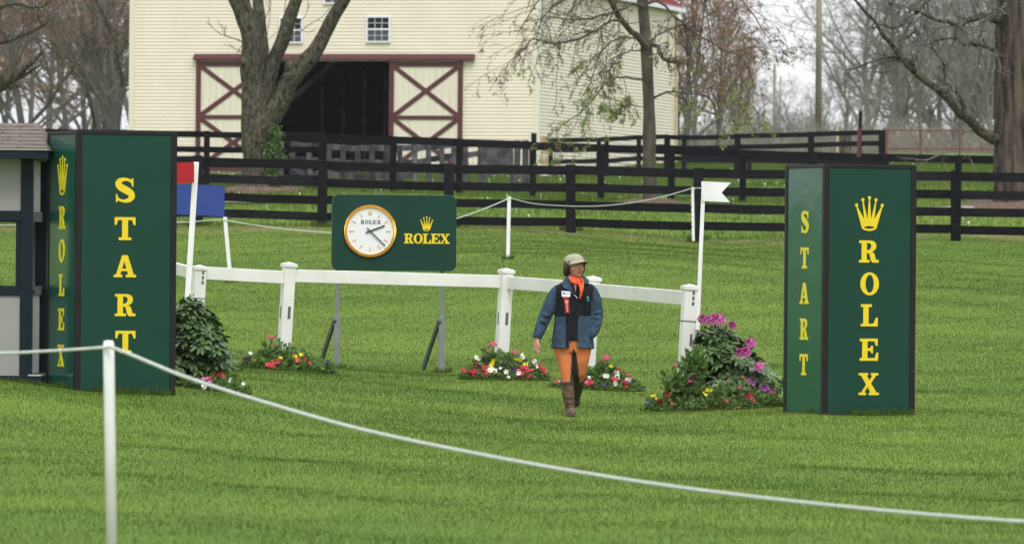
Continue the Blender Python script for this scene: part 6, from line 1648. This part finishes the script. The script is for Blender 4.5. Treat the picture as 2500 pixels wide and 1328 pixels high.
    # collar flaps
    def Z(zx, zy): return ((zx - 355) / 771, (1288 - zy) / 772)
    def flap(pts, m, nm, dy0=0.0):
        v = []; 
        for (zx, zy, yy) in pts: x, z = Z(zx, zy); v.append((x, yy, z))
        n = len(v); v2 = [(x, y + .010, z) for x, y, z in v]
        q = B().add(v + v2, [tuple(range(n)), tuple(reversed(range(n, 2 * n)))] + [(i, i + n, (i + 1) % n + n, (i + 1) % n) for i in range(n)])
        return q.obj(nm, m, jacket, bevel=.003)
    flap([(322, 222, -.015), (300, 240, -.03), (275, 285, -.098), (283, 318, -.118), (330, 345, -.135), (368, 388, -.150), (352, 330, -.146), (336, 270, -.110)], M['fleece'], 'collar')
    flap([(422, 225, -.02), (452, 240, -.04), (476, 268, -.090), (474, 284, -.100), (446, 292, -.122), (432, 270, -.112)], M['fleece'], 'collar')
    flap([(345, 290, -.128), (352, 330, -.143), (372, 392, -.150), (378, 396, -.151), (372, 330, -.141), (362, 290, -.125)], M['jacket_black'], 'collar')
    # shirt v and zip pull
    flap([(356, 286, -.118), (371, 380, -.142), (382, 330, -.137), (384, 290, -.118)], M['lips'], 'shirt')
    flap([(368, 376, -.156), (390, 404, -.156), (393, 400, -.156), (372, 374, -.156)], M['dial'], 'zip_pull')
    # scarf
    sc_ = B()
    for k, (zz, rr, ry_) in enumerate(((1.292, .088, .098), (1.312, .083, .092), (1.335, .074, .083), (1.356, .066, .074))):
        pts = [(.026 + rr * math.cos(R(a)), .006 + ry_ * math.sin(R(a)), zz - .014 * math.sin(R(-a)) * (1 if 180 < a < 360 else 0) + .004 * math.sin(a * .09 + k)) for a in range(0, 361, 15)]
        sc_.tube(pts, .0155, 10, cap=False)
    def zt(zx, zy, y): x, z = Z(zx, zy); return (x, y, z)
    sc_.tube([zt(385, 262, -.105), zt(405, 290, -.128), zt(416, 325, -.148), zt(420, 360, -.158), zt(412, 395, -.160), zt(406, 408, -.160)], [.018, .026, .030, .026, .015, .005], 12, sx=.55)
    sc_.tube([zt(425, 250, -.090), zt(432, 290, -.122), zt(432, 330, -.142), zt(424, 365, -.152)], [.014, .018, .017, .008], 10, sx=.6)
    sc_.tube([zt(330, 238, -.07), zt(350, 275, -.108), zt(385, 290, -.120), zt(405, 285, -.122)], [.012, .020, .021, .015], 10)
    o = sc_.obj('scarf', M['scarf'], t, smooth=True); remesh(o, .0055, 3)
    # badge, ribbon, emblem
    def R4(x0, y0, x1, y1): return [Z(x0, y0), Z(x1, y0 + 4), Z(x1, y1), Z(x0 + 3, y1)]
    bd = patch('name_badge', R4(272, 346, 338, 390), M['dial'], jacket, off=.014)
    patch('badge_mark', [Z(281, 356), Z(292, 354), Z(298, 362), Z(293, 371), Z(284, 370)], M['p_blue'], jacket, th=.002, off=.0185)
    patch('badge_mark', [Z(302, 364), Z(332, 366), Z(332, 369), Z(302, 367)], M['p_blue'], jacket, th=.002, off=.0185)
    rb = patch('ribbon', [Z(285, 391), Z(326, 391), Z(336, 515), Z(318, 510), Z(302, 517), Z(296, 450)], M['ribbonred'], jacket, off=.010)
    patch('ribbon_print', [Z(300, 418), Z(320, 416), Z(324, 428), Z(315, 438), Z(320, 500), Z(313, 502), Z(307, 438), Z(299, 430)], M['ribbonpale'], jacket, th=.002, off=.0145)
    em = [(Z(468 + 24 * math.cos(R(a)), 402 + 27 * math.sin(R(a)))) for a in range(0, 360, 30)]
    patch('chest_emblem', em, M['navy'], jacket, th=.002, off=.010)
    patch('chest_emblem', [Z(462, 424), Z(480, 424), Z(476, 408), Z(481, 398), Z(471, 392), Z(463, 398), Z(468, 410)], M['cyan'], jacket, th=.0015, off=.0125)
    patch('chest_emblem', [Z(466, 392), Z(475, 392), Z(474, 384), Z(467, 384)], M['ribbonpale'], jacket, th=.0015, off=.0125)
    B().tube([zt(196, 700, -.14), zt(184, 742, -.15)], .004, 6).obj('toggle_cord', M['jacket_black'], jacket)
    B().tube([zt(222, 640, -.105), zt(205, 720, -.09)], .004, 6).obj('pocket_zip', M['jacket_black'], jacket)
    return t
person()

# ------------------------------------------------------------------ air
hz = B().box(-1500, 1500, -60, 1200, -8, 60).obj('haze', None)
hz.data.materials.clear()
hm = bpy.data.materials.new('haze'); hm.use_nodes = True; hn = hm.node_tree.nodes; hn.clear()
ho = hn.new('ShaderNodeOutputMaterial'); hv = hn.new('ShaderNodeVolumePrincipled')
hv.inputs['Color'].default_value = (.92, .94, .97, 1); hv.inputs['Density'].default_value = .00009; hv.inputs['Anisotropy'].default_value = .2
hm.node_tree.links.new(hv.outputs[0], ho.inputs['Volume']); hz.data.materials.append(hm)
tag(hz, 'thin grey haze of a dull spring day', 'haze', kind='stuff')
# longer uncut grass added also for contact shadow: round towers, posts and beds
def edge_grass(spots):
    P_, H_ = [], []
    rg = np.random.default_rng(8)
    for x, y, rx, ry, n, h in spots:
        a = rg.random(n) * math.tau; q = np.sqrt(.45 + .65 * rg.random(n)); P_.append(np.stack([x + rx * q * np.cos(a), y + ry * q * np.sin(a)], -1)); H_.append(np.full(n, h))
    p = np.concatenate(P_); h = np.concatenate(H_) * (.4 + .9 * rg.random(len(p))); N = len(p); z = Gz(p[:, 0], p[:, 1])
    a = rg.random(N) * math.tau; w = .0035; ln = h * .5 * rg.random(N); la = rg.random(N) * math.tau
    v = np.empty((N, 3, 3)); dx, dy = np.cos(a) * w, np.sin(a) * w
    v[:, 0] = np.stack([p[:, 0] - dx, p[:, 1] - dy, z - .005], -1); v[:, 1] = np.stack([p[:, 0] + dx, p[:, 1] + dy, z - .005], -1); v[:, 2] = np.stack([p[:, 0] + np.cos(la) * ln, p[:, 1] + np.sin(la) * ln, z + h], -1)
    me = np_mesh('edge_grass', v.reshape(-1, 3), np.arange(N * 3).reshape(N, 3), M['blade']); at = me.attributes.new('tint', 'FLOAT', 'FACE'); at.data.foreach_set('value', (rg.random(N) * .9).astype(np.float32))
    tag(meshobj('edge_grass', me), 'longer uncut grass round the feet of towers, posts and beds', 'grass', kind='stuff')
sp = []
for cpx_, s_ in ((300, 262), (2110, 251)):
    q = on_ground(cpx_, Ds(s_)); 
    for dx_, dy_ in ((-.42, -.38), (-.2, -.50), (-.05, -.56), (.12, -.50), (.30, -.42)): sp.append((q.x + dx_, q.y + dy_, .16, .10, 350, .065))
for cpx_, s_, r_ in ((700, 216, .52), (1230, 216, .48), (1462, 222, .48), (1745, 243, .68), (490, 222, .45), (50, 262, .9)):
    q = on_ground(cpx_, Ds(s_)); sp.append((q.x, q.y, r_, .50, 2500, .050))
for px_ in (485, 787, 1095, 1395, 1705, 2335): q = on_ground(px_, Ds(125)); sp.append((q.x, q.y, .22, .2, 500, .12))
for px_, s_ in ((825, 205), (1081, 205), (565, 152), (1240, 150), (1690, 126)): q = on_ground(px_, Ds(s_)); sp.append((q.x, q.y, .10, .12, 400, .07))
edge_grass(sp)
# dandelion clocks and daisies scattered through the paddock
def specks():
    rg = np.random.default_rng(12); n = 420; Y = 121 + 62 * rg.random(n); X = (rg.random(n) * 2 - 1) * (Y * .09 + 2); ok = (np.sin(X * 1.1 + Y * .3) + rg.random(n)) > .3; X, Y = X[ok], Y[ok]; Z = Gz(X, Y)
    b = B()
    for x, y, z in zip(X, Y, Z):
        h = rg.uniform(.08, .16); r = rg.uniform(.012, .024); b.ball((x, y, z + h), r, r, r, 6, 4)
        b.tube([(x, y, z), (x, y, z + h)], .003, 3)
    tag(b.obj('dandelions', M['p_white']), 'small white dandelion clocks dotted through the paddock grass', 'dandelions', kind='stuff')
specks()
